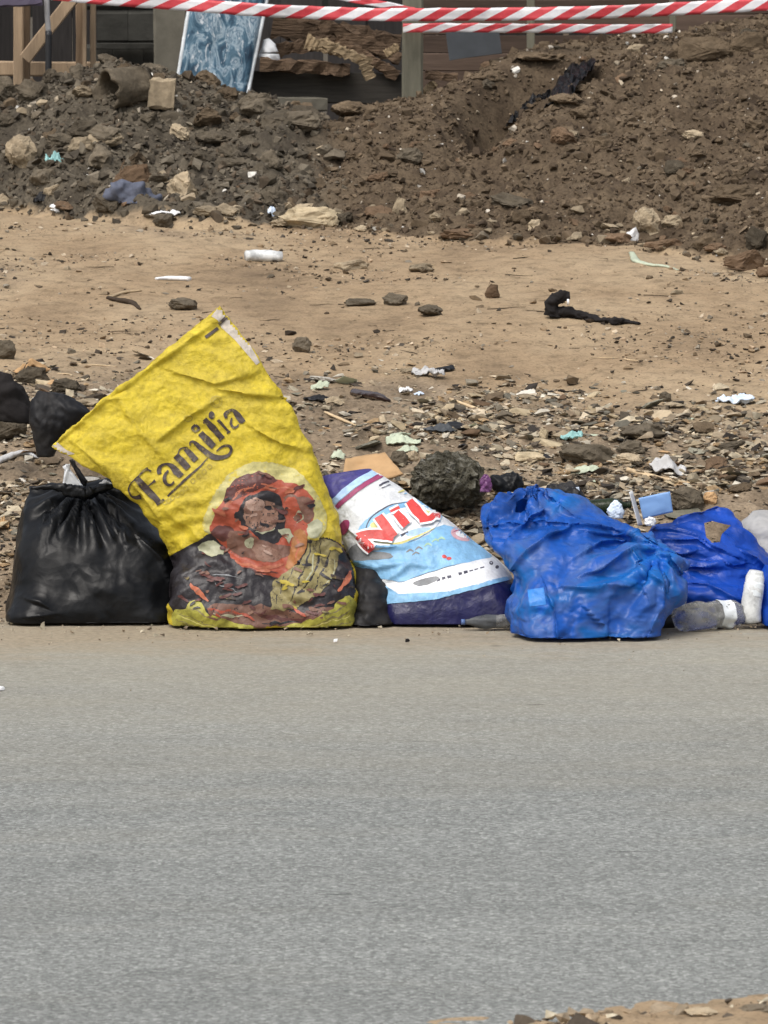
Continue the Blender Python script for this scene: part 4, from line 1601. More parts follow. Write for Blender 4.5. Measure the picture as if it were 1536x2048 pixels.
# faint second line and crest
for c in ((560, 1250), (600, 1235), (640, 1205), (690, 1180), (735, 1150), (775, 1110), (845, 1035), (905, 985), (960, 940), (1020, 890)):
    add(L6, zoomed(S([(c[0] - 24, c[1]), (c[0], c[1] - 26), (c[0] + 24, c[1]), (c[0], c[1] + 26), (c[0] - 24, c[1])], 11), 220, 760, 5.12), 'ink_faint')
for r in (58, 34):
    add(L6, zoomed(S([(1090 + r * math.cos(a), 222 + r * math.sin(a)) for a in np.linspace(0, 6.28, 9)], 10), 220, 760, 5.12), 'ink_faint')
add(L6, zoomed(S([(800 + 45 * math.cos(a), 395 + 30 * math.sin(a)) for a in np.linspace(0, 6.28, 9)], 9), 220, 760, 5.12), 'ink_faint')
for q in LETTERS[:-1]:
    decal(sack, 'letter', q, 3, .0030, 'dark brown swash letter printed on yellow', .9)
decal(sack, 'underline', LETTERS[-1], 4, .0016, None, .9)
decal(sack, 'faint_small_print', L6, 4, .0016, None, .9)['kind'] = 'stuff'

decal(sack, 'printed_picture', PIC, 3, .0026, 'worn printed picture of a person in a red head wrap', warp=5.0)

# ---- small black bag squeezed between the sacks
X = tube_bag([(700, 1250), (697, 1220), (700, 1170), (712, 1135)], [(790, 1250), (795, 1220), (790, 1170), (765, 1140)],
             [12.20] * 4, [.17, .175, .15, .06], 30, 70, 2.4)
X = ground_fit(lumps(X, .012, 9, 4))
X = upsample(X)
X = ground_fit(creases(creases(X, .011, 9, 8, 4), .004, 24, 9, 4))
Bag(X, 'black_rubbish_bag', MATS['black_film_dull'], 'small crumpled black bag squeezed between the yellow sack and the washing powder bag', 'rubbish bag')

# ---- washing powder bag, leaning left behind the sack
X = tube_bag([(776, 1256), (770, 1215), (752, 1180), (712, 1132), (690, 1082), (674, 1030), (660, 990), (648, 952)],
             [(1032, 1256), (1036, 1205), (1022, 1150), (968, 1096), (905, 1046), (842, 1000), (792, 965), (742, 936)],
             [12.22, 12.22, 12.23, 12.25, 12.27, 12.29, 12.31, 12.34], [.175, .172, .16, .135, .11, .08, .05, .02], 66, 120, 2.6, 9)
X = ground_fit(lumps(X, .010, 5, 13, smooth01((1200 - to_px(X)[1]) / 80)))
X = upsample(X)
X = ridges(X, [[(230, 800), (380, 860), (560, 830), (700, 850)], [(420, 960), (520, 900), (610, 830)], [(250, 900), (340, 960), (430, 990)], [(200, 600), (330, 720), (560, 720)]], .014, 7, 640, 880, 3.339)
X = creases(X, .010, 4.5, 11, 4)
X = creases(X, .0042, 14, 12, 4)
NIL_X = ground_fit(X)
NP = []
def pn(pts, mat, sm=1):
    add(NP, zoomed([smooth_poly(pts, sm) if sm else pts], 640, 880, 3.339), mat)
def sn(pts, w, mat, lst=None, smooth=True):
    add(NP if lst is None else lst, zoomed(S(pts, w, smooth), 640, 880, 3.339), mat)


pn([(-20, 160), (170, 150), (360, 160), (345, 205), (235, 272), (120, 385), (60, 430), (-20, 420)], 'ink_purple', 0)
sn([(90, 415), (130, 378), (240, 290), (390, 200)], 44, 'ink_skypale')
sn([(112, 452), (150, 415), (270, 320), (430, 222)], 30, 'ink_crimson')
pn([(215, 800), (330, 745), (480, 715), (700, 655), (800, 560), (920, 590), (1040, 680), (1180, 800), (1000, 812), (860, 842), (700, 892), (540, 955), (470, 930), (330, 930), (230, 860)], 'ink_sky')
pn(disc((535, 560), 300, 24, 135, -.32), 'ink_sky', 0)
pn(disc((560, 570), 268, 24, 112, -.32), 'ink_white', 0)
sn([(290, 640), (340, 520), (460, 440), (600, 415)], [4, 10, 9, 3], 'ink_text')
pn([(330, 560), (380, 540), (390, 590), (345, 600)], 'ink_yellow')
pn([(650, 470), (720, 470), (760, 500), (690, 500)], 'ink_yellow')
sn([(360, 680), (520, 690), (660, 640), (760, 590)], [4, 14, 14, 4], 'ink_yellow')
pn([(560, 620), (640, 590), (760, 580), (700, 620), (600, 650)], 'ink_skypale')
sn([(540, 640), (590, 612)], [16, 10], 'ink_text')
sn([(520, 350), (570, 335), (620, 345)], [6, 16, 6], 'ink_yellow')
sn([(560, 362), (600, 352), (640, 370), (680, 400)], [5, 14, 10, 4], 'ink_sky')
sn([(395, 305), (430, 285), (482, 276)], [9, 11, 8], 'ink_text')
sn([(410, 322), (470, 300)], 5, 'ink_text')
pn(disc((945, 632), 74, 16, 44, .3), 'ink_pink', 0)
sn([(885, 620), (940, 600), (1000, 630), (990, 665)], [5, 8, 8, 4], 'ink_crimson')
pn(disc((945, 634), 40, 12, 20, .3), 'ink_white', 0)
for c in ((600, 740), (660, 725), (720, 700), (770, 672), (810, 662), (640, 760)):
    sn([(c[0] - 26, c[1] + 10), (c[0], c[1] - 8), (c[0] + 24, c[1] + 4)], [6, 14, 6], 'ink_ltgreen' if c[0] > 690 else 'ink_grime')
for c in ((830, 780), (862, 792)):
    pn(disc(c, 18, 8, 12), 'ink_scarlet', 0)
pn([(130, 560), (165, 530), (200, 540), (190, 600), (160, 640), (125, 620)], 'ink_crimson')
pn([(195, 720), (260, 690), (330, 740), (460, 750), (500, 790), (380, 800), (250, 810), (190, 790)], 'ink_grime')
# folded lower edge: white strip with small print, pale blue line, navy foot
pn([(500, 985), (560, 948), (760, 880), (960, 822), (1150, 786), (1215, 850), (1300, 905), (1100, 955), (850, 1020), (520, 1035)], 'ink_white', 0)
pn([(405, 985), (440, 975), (520, 1030), (850, 1012), (1100, 950), (1310, 895), (1310, 925), (1010, 1002), (780, 1064), (420, 1100)], 'ink_sky', 0)
pn([(430, 1096), (780, 1062), (1010, 1000), (1340, 908), (1340, 1300), (900, 1330), (430, 1330)], 'ink_navy', 0)
for k in range(9):
    x0 = 780 + k * 36
    y0 = 938 - k * 10
    if k == 3: continue
    sn([(x0, y0), (x0 + 24, y0 - 7)], [22 if k < 6 else 9, 16 if k < 6 else 8], 'ink_text', None, False)
for k in range(3):
    sn([(600 + k * 30, 985 - k * 6), (622 + k * 30, 978 - k * 6)], [28, 20], 'ink_purple', None, False)
for c in ((1140, 825), (1180, 850)):
    pn(disc(c, 13, 8), 'ink_text', 0)
pn([(600, 960), (700, 925), (800, 905), (790, 940), (680, 985)], 'ink_grime')
nil = Bag(NIL_X, 'washing_powder_bag', MATS['nil_white'], 'white and blue printed washing powder bag with red lettering beside the yellow sack', 'plastic bag',
          base=[(q, m) for q, m in NP if m in ('ink_navy', 'ink_purple') or (m == 'ink_sky' and len(q) > 8)][:4] + [(q, m) for q, m in NP if m == 'ink_navy'])
NPS = [q for q in NP if q[1] in ('ink_navy', 'ink_purple')]
for q in NPS:
    decal(nil, 'printed_panel', [q], 4, .0018, None, 1.0)
nil_art = decal(nil, 'printed_artwork', [q for q in NP if q[1] not in ('ink_navy', 'ink_purple')], 4, .0024, None, 1.2)
LET = []
nstrokes = [([(258, 640), (300, 690), (350, 735)], [46, 62, 62]), ([(245, 648), (330, 635), (430, 640), (490, 660)], [46, 62, 66, 46]), ([(388, 512), (430, 570), (495, 650)], [56, 66, 56]),
            ([(505, 490), (550, 540), (578, 575)], [50, 62, 58]), ([(468, 482), (530, 455)], [18, 22]), ([(592, 412), (640, 475), (700, 540)], [52, 66, 56]), ([(660, 545), (730, 530), (760, 508), (800, 512)], [30, 40, 42, 34])]
for a_, b_ in ((0, 3), (3, 5), (5, 7)):
    LET = []
    for pts, w in nstrokes[a_:b_]:
        sn(pts, [k_ + 26 for k_ in w], 'ink_white', LET)
    for pts, w in nstrokes[a_:b_]:
        sn(pts, w, 'ink_scarlet', LET)
    decal(nil, 'letter', LET, 3, .0105 + a_ * .0003, 'bold red letter with white outline', .8, nil_art)

# ---- front blue carrier bag
X = tube_bag([(1040, 1268), (1028, 1240), (1026, 1190), (1022, 1150), (985, 1112), (958, 1078), (952, 1040), (962, 1008), (990, 986), (1046, 974)],
             [(1316, 1268), (1322, 1245), (1340, 1205), (1364, 1160), (1352, 1118), (1322, 1086), (1250, 1046), (1180, 1014), (1130, 990), (1092, 978)],
             [11.98, 11.98, 11.99, 12.0, 12.03, 12.06, 12.10, 12.13, 12.15, 12.17], [.20, .205, .20, .19, .16, .13, .095, .065, .042, .022], 72, 130, 2.4)
X = ground_fit(lumps(X, .026, 6, 21))
pxs, pys = to_px(X)
kx, ky = 1318, 1100
ang = np.arctan2(pys - ky, kx - pxs)
rad = np.hypot(pxs - kx, pys - ky)
fm = np.exp(-(rad / 150) ** 2) * 1.5 + .6 * np.exp(-((pys - 1075 - (pxs - 1150) * .12) / 24) ** 2) * (pxs < kx)
X = X + outward(X) * (.010 * np.sin(ang * 10 + 2 * perlin(rad * .01, ang * 2)) * fm * smooth01(rad / 70))[..., None]
ang2 = np.arctan2(pxs - 1062, pys - 968)
r2 = np.hypot(pxs - 1062, pys - 968)
X = X + outward(X) * (.008 * np.sin(ang2 * 12 + 1.2 * perlin(r2 * .02, ang2)) * np.exp(-((r2 - 45) / 45) ** 2))[..., None]
X = crumple(X, .05, .05, .06, .6, 40, 21, .006, 6)
X = creases(X, .022, 4.6, 21, 5, None, 1.2, (.8, 1, 1.15))
X = upsample(upsample(X))
X = ridges(X, [[(380, 310), (520, 330), (700, 340), (900, 370), (980, 440)], [(640, 360), (760, 385), (860, 372), (990, 450)], [(600, 590), (700, 545), (780, 500), (880, 440), (980, 460)], [(150, 340), (300, 330), (420, 250), (400, 150)],
               [(270, 540), (330, 470), (430, 400), (560, 330)], [(430, 640), (470, 740), (490, 900)], [(940, 560), (1000, 620), (990, 720), (950, 840)], [(860, 470), (900, 560), (930, 660)], [(1000, 480), (1060, 500), (1100, 580)],
               [(520, 640), (700, 650), (860, 620)], [(600, 480), (700, 420), (820, 410)], [(360, 190), (330, 290), (240, 400)], [(440, 170), (480, 240), (580, 300)], [(640, 760), (700, 820), (720, 890)], [(180, 200), (150, 300), (170, 420)]],
             .020, 6.5, 920, 920, 2.494, .35)
X = creases(X, .013, 9, 22, 5, None, 1.3, (.6, 1, 1.25))
X = creases(X, .0045, 20, 23, 5, None, 1.2)
X = creases(X, .0014, 44, 24, 4)
X = ground_fit(X)
blue = Bag(X, 'blue_carrier_bag', MATS['blue_film'], 'large bulging blue carrier bag at the front beside the washing powder bag', 'carrier bag',
           hole=[(1030, 1024), (1033, 1004), (1046, 996), (1056, 1000), (1052, 1018), (1042, 1026)])
cy = []
add(cy, zoomed([[(1385, 1000), (1495, 985), (1510, 1100), (1400, 1112)]], 640, 880, 3.339), 'ink_cyan')
decal(blue, 'packet_showing_through', cy, 5, .0008, 'pale blue packet showing through the film')

# ---- second blue carrier bag behind, knotted to its left
X = tube_bag([(1352, 1238), (1336, 1215), (1322, 1175), (1306, 1130), (1296, 1090), (1306, 1062), (1345, 1040), (1400, 1026), (1428, 1014)],
             [(1492, 1238), (1500, 1215), (1502, 1175), (1508, 1150), (1530, 1140), (1545, 1128), (1512, 1088), (1488, 1048), (1458, 1016)],
             [12.26, 12.26, 12.26, 12.27, 12.28, 12.28, 12.30, 12.32, 12.33], [.13, .14, .13, .11, .085, .07, .05, .034, .016], 60, 110, 2.3)
X = ground_fit(lumps(X, .016, 7, 31))
pxs, pys = to_px(X)
for a, b, c in ((1060, .30, 16), (1084, .26, 11), (1108, .22, 11), (1180, .15, 13)):
    X = X + outward(X) * (.012 * np.exp(-((pys - a - (pxs - 1310) * b) / c) ** 2))[..., None]
X = crumple(X, .04, .04, .06, .6, 40, 31, .004, 6)
X = creases(X, .013, 6, 31, 4, None, 1.0, (.45, 1, 1.4))
X = upsample(upsample(X))
X = ridges(X, [[(380, 520), (560, 530), (740, 590), (900, 660), (1100, 760), (1290, 840)], [(440, 640), (620, 650), (800, 640), (950, 720)], [(460, 740), (640, 760), (780, 740)], [(640, 900), (820, 900), (1280, 870)],
               [(690, 1090), (900, 1110), (1100, 1200), (1250, 1260)], [(350, 440), (600, 450), (850, 360), (1050, 290)], [(1250, 760), (1400, 830), (1520, 930)]], .016, 6, 1240, 960, 5.19, .35)
X = creases(X, .009, 12, 32, 4, None, 1.4, (.5, 1, 1.4))
X = creases(X, .0032, 24, 33, 4)
X = creases(X, .001, 48, 34, 4)
X = ground_fit(X)
Bag(X, 'blue_carrier_bag', MATS['blue_film_deep'], 'smaller blue carrier bag with an open handle hole behind the lying bottle', 'carrier bag',
    hole=[(1408, 1046), (1424, 1042), (1462, 1051), (1444, 1068), (1440, 1084), (1424, 1086), (1412, 1074)], through=True)

# ---- sacks cut by the frame's edge
X = tube_bag([(1486, 1240), (1480, 1180), (1476, 1110), (1484, 1050), (1506, 1024)], [(1700, 1240), (1720, 1180), (1715, 1110), (1690, 1040), (1640, 1014)],
             [12.46] * 5, [.14, .15, .14, .10, .04], 40, 80, 2.4)
X = ground_fit(lumps(X, .018, 6, 41))
X = creases(upsample(X), .012, 6, 41, 4)
Bag(ground_fit(creases(X, .004, 18, 42, 4)), 'white_sack', MATS['grey_film'], 'dirty white plastic sack behind the smaller blue bag', 'sack')
X = tube_bag([(1524, 1246), (1516, 1210), (1518, 1160), (1530, 1130)], [(1700, 1246), (1715, 1210), (1705, 1150), (1670, 1120)],
             [12.14] * 4, [.14, .15, .13, .05], 36, 80, 2.4)
X = ground_fit(lumps(X, .018, 6, 51))
X = creases(upsample(X), .012, 6, 51, 4)
Bag(ground_fit(creases(X, .004, 18, 52, 4)), 'blue_carrier_bag', MATS['blue_film_deep'], 'blue bag right of the upright milky bottle, mostly out of frame', 'carrier bag')

# ------------------------------------------------------------------ rocks of the heaps
def lab_rock(rows):
    for i, (px, py, w, h, mat, lab, kw) in enumerate(rows):
        kw = dict(kw)
        rock(kw.pop('name', 'rock'), px, py, w, h, mat, lab, kw.pop('cat', 'rock'), None, True, kw.pop('seed', i), **kw)


lab_rock([
    (64, 204, 66, 46, 'grey_rock', 'squat grey rock below the timber frame post', {}),
    (8, 192, 44, 40, 'grey_rock', 'grey rock at the frame edge on top of the grey heap', {}),
    (42, 348, 66, 78, 'pale_stone', 'tall blocky tan rock low on the grey heap', {'depth': .6, 'sink': .05}),
    (162, 316, 54, 42, 'pale_stone', 'rounded tan rock halfway up the grey heap', {}),
    (86, 376, 62, 40, 'grey_rock', 'tilted grey rock near the foot of the grey heap', {'tilt': .25}),
    (108, 392, 46, 26, 'pale_stone', 'pale wedge of stone beside the black cone scrap', {}),
    (272, 380, 112, 60, 'red_rock', 'big reddish brown slab behind the blue grey cloth', {'tilt': -.2, 'depth': .5}),
    (120, 300, 60, 34, 'grey_rock', 'dark grey rock between the two tan rocks', {}),
    (210, 286, 74, 36, 'grey_rock', 'wide grey rock below the broken pipe', {}),
    (470, 338, 96, 22, 'grey_rock', 'flat pale grey slab on the slope of the grey heap', {'depth': .9}),
    (430, 296, 84, 34, 'grey_rock', 'long grey rock above the flat slab', {}),
    (600, 262, 100, 40, 'grey_rock', 'broad grey rock at the gap between the heaps', {}),
    (520, 232, 80, 36, 'grey_rock', 'grey rock under the foot of the mattress', {}),
    (640, 308, 30, 20, 'pale_stone', 'pale stone at the bottom of the gap between the heaps', {}),
    (20, 422, 76, 18, 'pale_stone', 'flat pale stone at the frame edge by the heap foot', {'depth': 1.1}),
    (415, 436, 62, 24, 'pale_stone', 'pale stone slab second from the white flat stone', {}),
    (452, 434, 52, 26, 'pale_stone', 'pale angular stone between the slab and the white paper', {'tilt': .2}),
    (622, 458, 132, 44, 'cream_stone', 'long cream coloured stone at the foot of the heaps', {'depth': .45, 'seed': 3}),
    (700, 238, 80, 36, 'clay_rock', 'brown clod on the shoulder beside the dark gap', {}),
    (820, 330, 56, 34, 'grey_rock', 'dark pointed rock in the middle of the brown heap', {}),
    (790, 356, 90, 16, 'clay_rock', 'flat brown slab under the dark pointed rock', {}),
    (860, 402, 100, 26, 'red_rock', 'long brown plank shaped clod low on the brown heap', {}),
    (800, 432, 36, 44, 'pale_stone', 'upright pale clod near the foot of the brown heap', {}),
    (925, 482, 96, 24, 'red_rock', 'flat reddish slab at the foot of the brown heap', {'depth': .7}),
    (1020, 418, 92, 30, 'grey_rock', 'grey slab overhanging a dark cavity in the brown heap', {'tilt': .15}),
    (1045, 450, 44, 30, 'clay_rock', 'round brown stone under the grey slab', {}),
    (1292, 474, 56, 58, 'pale_stone', 'upright grey brown stone behind the white lump', {'depth': .6}),
    (1345, 458, 46, 28, 'pale_stone', 'rounded pale stone right of the upright stone', {}),
    (1238, 490, 66, 24, 'red_rock', 'brown slab left of the white lump', {'tilt': .12}),
    (1332, 500, 96, 26, 'red_rock', 'long brown slab in front of the upright stone', {'depth': .6}),
    (1418, 500, 80, 40, 'clay_rock', 'large brown clod behind the two edge rocks', {}),
    (1492, 542, 96, 50, 'red_rock', 'big rounded reddish rock near the frame edge at the heap foot', {'depth': .7, 'seed': 5}),
    (1512, 502, 48, 50, 'grey_rock', 'grey upright rock behind the reddish rock', {}),
    (1532, 556, 40, 22, 'red_rock', 'small reddish rock cut by the frame edge', {}),
    (1440, 514, 30, 18, 'pale_stone', 'cream pebble left of the reddish rock', {}),
    (1470, 412, 100, 42, 'clay_rock', 'broad dark clod at the frame edge on the brown heap', {}),
    (1410, 132, 120, 58, 'clay_rock', 'big smooth clay lump at the top of the brown heap', {'seed': 1, 'depth': .5}),
    (1500, 112, 110, 60, 'clay_rock', 'second big clay lump at the top of the heap by the frame edge', {'seed': 6, 'depth': .5}),
    (1274, 106, 54, 22, 'pale_stone', 'whitish stone near the crest of the brown heap', {}),
    (1386, 282, 46, 22, 'pale_stone', 'pale cream stone on the open slope of the brown heap', {}),
    (1145, 276, 28, 16, 'pale_stone', 'small cream stone below the torn black plastic', {}),
    (1350, 355, 44, 34, 'grey_rock', 'grey streaked stone on the lower slope of the brown heap', {}),
    (1130, 215, 70, 28, 'clay_rock', 'tan clod below the torn black plastic', {}),
    (1075, 132, 130, 30, 'clay_rock', 'broad clay crust added to shade the hollow in the brown heap', {'depth': .9, 'seed': 2}),  # this crust and the next are added so the hollow falls in shade
    (985, 168, 90, 26, 'clay_rock', 'smaller clay crust added at the upper rim to shade the hollow', {'depth': .8, 'seed': 4}),
    (1180, 232, 40, 20, 'clay_rock', 'small tan clod right of the torn plastic', {}),
    # on the bare bank
    (985, 598, 36, 36, 'red_rock', 'lone brown stone standing on the bare bank', {'name': 'stone', 'cat': 'stone', 'sink': .05}),
    (365, 622, 60, 26, 'grey_rock', 'dark grey stone behind the top of the yellow sack', {'name': 'stone', 'cat': 'stone'}),
    (790, 612, 54, 26, 'grey_rock', 'grey green stone lying in the middle of the bank', {'name': 'stone', 'cat': 'stone'}),
    (722, 614, 66, 16, 'grey_rock', 'flat grey stone left of the grey green stone', {'name': 'stone', 'cat': 'stone'}),
    (860, 634, 52, 24, 'grey_rock', 'grey stone with pale top right of the grey green stone', {'name': 'stone', 'cat': 'stone'}),
    (604, 706, 40, 32, 'grey_rock', 'pointed grey stone right of the sack mouth', {'name': 'stone', 'cat': 'stone'}),
    (845, 545, 54, 18, 'pale_stone', 'pale stone of the scatter on the upper bank', {'name': 'stone', 'cat': 'stone'}),
    (705, 540, 84, 24, 'pale_stone', 'broad sandy clod on the upper bank', {'name': 'clod', 'cat': 'clod', 'depth': .5}),
    (1355, 590, 34, 12, 'pale_stone', 'small cream stone right of the black cloth', {'name': 'stone', 'cat': 'stone'}),
    (1330, 806, 26, 22, 'grey_rock', 'small grey stone left of the white plate scrap', {'name': 'stone', 'cat': 'stone'}),
    # behind the bags
    (722, 944, 12, 10, 'pale_stone', 'tiny pale stone on the cardboard', {'name': 'stone', 'cat': 'stone'}),
    (900, 1010, 62, 30, 'pale_stone', 'smooth grey stone in front of the round concrete lump', {'name': 'stone', 'cat': 'stone', 'seed': 2}),
    (1000, 1000, 30, 40, 'pale_stone', 'upright pale stone left of the blue bag handle', {'name': 'stone', 'cat': 'stone', 'sink': .02}),
    (798, 936, 40, 34, 'grey_rock', 'dark stone between cardboard and concrete lump', {'name': 'stone', 'cat': 'stone'}),
    (825, 926, 28, 24, 'pale_stone', 'pale stone touching the concrete lump', {'name': 'stone', 'cat': 'stone'}),
    (1178, 930, 124, 42, 'grey_rock', 'long dark green slab lying behind the blue bag', {'name': 'slab', 'cat': 'slab', 'depth': .4, 'tilt': .15, 'seed': 4}),
    (1262, 910, 70, 34, 'grey_rock', 'grey stone right of the dark green slab', {'name': 'stone', 'cat': 'stone'}),
    (1255, 932, 60, 24, 'pale_stone', 'pale grey stone beside the clear tray', {'name': 'stone', 'cat': 'stone'}),
    (1087, 885, 20, 30, 'cream_stone', 'small upright cream stone left of the turquoise scrap', {'name': 'stone', 'cat': 'stone', 'sink': .0}),
    (1060, 928, 66, 22, 'cream_stone', 'flat cream stone right of the concrete lump', {'name': 'stone', 'cat': 'stone'}),
    (1372, 1028, 74, 52, 'grey_rock', 'dark round stone behind the blue card', {'name': 'stone', 'cat': 'stone', 'seed': 7}),
    (1420, 1010, 32, 26, 'cardboard', 'orange brown stone above the handle hole', {'name': 'stone', 'cat': 'stone'}),
    (1290, 880, 100, 30, 'grey_rock', 'low grey mound of stone on the lower bank', {'name': 'stone', 'cat': 'stone'}),
    (1470, 905, 80, 26, 'grey_rock', 'grey slab at the frame edge on the lower bank', {'name': 'slab', 'cat': 'slab'}),
    (65, 770, 90, 44, 'grey_rock', 'grey stone behind the black plastic sheet', {'name': 'stone', 'cat': 'stone'}),
    (130, 790, 60, 32, 'grey_rock', 'grey stone right of the cardboard scrap', {'name': 'stone', 'cat': 'stone'}),
    (20, 885, 76, 60, 'grey_rock', 'brown grey stone at the frame edge below the black scrap', {'name': 'stone', 'cat': 'stone', 'seed': 1}),
    (14, 720, 40, 40, 'grey_rock', 'dark stone at the frame edge beside the cardboard scrap', {'name': 'stone', 'cat': 'stone'}),
    (12, 820, 18, 34, 'grey_rock', 'grey block at the frame edge beside the black scrap', {'name': 'stone', 'cat': 'stone'}),
])

# broken concrete pipe and block near the top of the grey heap
g = on_ground(262, 210)
Y = g[1] + .02
bp = tag(empty('broken_pipe', (float(g[0]), float(Y), float(g[2]))), 'broken hollow clay pipe with a dark opening on the grey heap', 'pipe')
th = np.linspace(0, 2 * math.pi, 40, endpoint=False)
ax = np.array([.80, .58, .12]) / np.linalg.norm([.80, .58, .12])
u1 = np.cross(ax, [0, 0, 1.0])
u1 /= np.linalg.norm(u1)
u2 = np.cross(u1, ax)
s_ = 1 / pxm(Y)
rows_ = []
ctr = np.array([-.045, -.02, .07])
for k, (off, r) in enumerate([(.10, 40), (.12, 38), (.02, 41), (-.05, 42), (-.065, 43), (-.07, 40), (-.065, 35), (-.02, 33), (.06, 32), (.11, 30)]):
    brk = (.028 * fbm(np.cos(th) * 1.5, np.sin(th) * 1.5, 4.4, 3)) * (1 if 3 <= k <= 7 else 0)
    rows_.append(ctr + ax * (off + brk)[:, None] + (r * s_) * (np.cos(th)[:, None] * u1 + np.sin(th)[:, None] * u2) * (1 + .06 * perlin(np.cos(th) * 2 + k * .3, np.sin(th) * 2)[:, None]))
pv = np.array(rows_).reshape(-1, 3)
link('pipe_shell', np_mesh('pipe_shell', pv, grid_faces(len(rows_), 40, True), True), MATS['grey_rock'], bp)
blk = beam('concrete_block', at(298, 186, Y + .02) , at(350, 190, Y + .02), 62 * s_, .10, 'pale_stone', None, 91, .08, 6)
tag(blk, 'tan concrete block standing beside the broken pipe', 'block')

# ------------------------------------------------------------------ litter: crumpled sheets, scraps, twigs
def sheet_mesh(w, d, h, seed, nx=22, ny=18, edge=.25, f=3.0, sharp=True):
    """crumpled sheet about w x d across and h high"""
    u, v = np.meshgrid(np.linspace(-1, 1, nx), np.linspace(-1, 1, ny))
    r = 1 + edge * fbm(np.arctan2(v, u) * 1.2 + seed, u * 0 + seed * .7, .3, 3)
    # square to round-ish
    x = u * np.sqrt(1 - v * v * .35) * r
    y = v * np.sqrt(1 - u * u * .35) * r
    z = .5 + .6 * fbm(x * f * .5 + seed, y * f * .5, seed * .3 + .2, 2)
    s = 0
    rr = np.random.default_rng(seed)
    for k in range(4):
        a = rr.uniform(0, 3.14)
        q = (x * math.cos(a) + y * math.sin(a)) * f * rr.uniform(.5, 1.1) + .6 * perlin(x * 2 + seed, y * 2 + k)
        s = s + np.abs(q - np.floor(q) - .5)
    z = z + .35 * (s - 1)
    z = z * (1 - .6 * np.clip(np.hypot(u, v) / 1.3, 0, 1) ** 2)
    z = z - z.min()
    z /= z.max()
    V = np.stack([x * w / 2, y * d / 2, z * h], -1).reshape(-1, 3)
    return np_mesh('sheet', V, grid_faces(ny, nx), not sharp)


def scrap(name, px, py, w, h, mat, label, cat, depth=1.0, seed=0, rz=0.0, lift=0.0, thick=.002, edge=.25, tilt=0.0, f=3.0, sharp=False, Yoff=0.0):
    g = on_ground(px, py)
    s = 1 / pxm(g[1])
    me = sheet_mesh(w * s, w * s * depth, h * s, seed, edge=edge, f=f, sharp=sharp)
    o = link(name, me, MATS[mat])
    D = w * s * depth
    y = g[1] + D * .4 + Yoff
    o.location = (g[0] * y / g[1], y, g[2] + .002 + lift)
    o.rotation_euler = (tilt, 0, rz)
    m = o.modifiers.new('thickness', 'SOLIDIFY')
    m.thickness = thick
    return tag(o, label, cat)


def limb(name, pts, radii_px, mat, label, cat, lift=.3, squash=.7, rough=.3, seed=0, N=10, sub=6):
    """twig, rag or strap lying on the ground along frame points"""
    W = []
    R = []
    for (px, py), r in zip(pts, radii_px):
        g = on_ground(px, py)
        rr = r / pxm(g[1])
        W.append(g + np.array([0, 0, rr * lift]))
        R.append(rr)
    o = link(name, tube_mesh(W, R, N, squash, seed, rough, sub), MATS[mat])
    return tag(o, label, cat)


scrap('paper_scrap', 220, 402, 32, 20, 'white_bit', 'white paper scrap in front of the blue grey cloth', 'paper', .6, 4)
scrap('plastic_scrap', 84, 412, 34, 28, 'black_film_dull', 'small black cone shaped plastic scrap at the heap foot', 'plastic scrap', .6, 5, f=1.5)
rock('white_lump', 112, 428, 34, 20, 'white_bit', 'white lump right of the black cone scrap', 'lump', None, True, 3)
scrap('white_flake', 330, 440, 62, 20, 'white_bit', 'white flat flake at the foot of the grey heap', 'flake', .5, 8, f=1.2, edge=.15)
scrap('paper_scrap', 547, 438, 24, 24, 'paper_blue', 'bluish white paper scrap left of the long cream stone', 'paper', .5, 9, f=1.5)
scrap('plastic_scrap', 108, 332, 34, 30, 'teal_plastic', 'faded greenish scrap beside the tall tan rock', 'plastic scrap', .5, 10, f=2)
rock('white_lump', 1266, 484, 30, 34, 'white_bit', 'white lump in front of the upright grey brown stone', 'lump', None, True, 5)
limb('plastic_strip', [(1264, 508), (1272, 524), (1300, 532), (1328, 534), (1356, 541)], [7, 9, 7, 6, 3], 'pale_green', 'pale green plastic strip at the foot of the brown heap', 'plastic strip', .3, .45, .3, 3)
# torn black plastic hanging from the heap
g1 = on_ground(1160, 170)
for (a, b, w, seed, lab) in [((1165, 128), (1108, 205), 74, 61, 'upper length of torn black plastic in the hollow of the heap'), ((1085, 190), (1030, 240), 46, 62, 'lower grey end of torn plastic in the hollow of the heap')]:
    ga, gb = on_ground(*a), on_ground(*b)
    A, B = at(*a, min(ga[1], 20.1) - .03), at(*b, gb[1] - .03)
    n = 26
    t_ = np.linspace(0, 1, n)[:, None, None]
    q = np.linspace(-1, 1, 16)[None, :, None]
    base = A[None, None] * (1 - t_) + B[None, None] * t_
    side = np.array([.8, -.25, .35]) / np.linalg.norm([.8, -.25, .35]) * (w / pxm(19.5) / 2)
    V = base + side[None, None] * q * (1 + .3 * perlin(t_ * 6 + seed, q * 0 + 1.1))
    V[..., 1] -= .05 * np.abs(fbm(t_[..., 0] * 6 + q[..., 0] * 0, q[..., 0] * 2.2 + seed, .4, 3)) + .02
    V[..., 2] += .03 * fbm(t_[..., 0] * 9, q[..., 0] * 3 + seed, 1.4, 3)
    o = tag(link('torn_plastic', np_mesh('torn_plastic', V.reshape(-1, 3), grid_faces(n, 16), False), MATS['black_film' if seed == 61 else 'black_film_dull']), lab, 'plastic sheet')
    o.modifiers.new('thickness', 'SOLIDIFY').thickness = .003

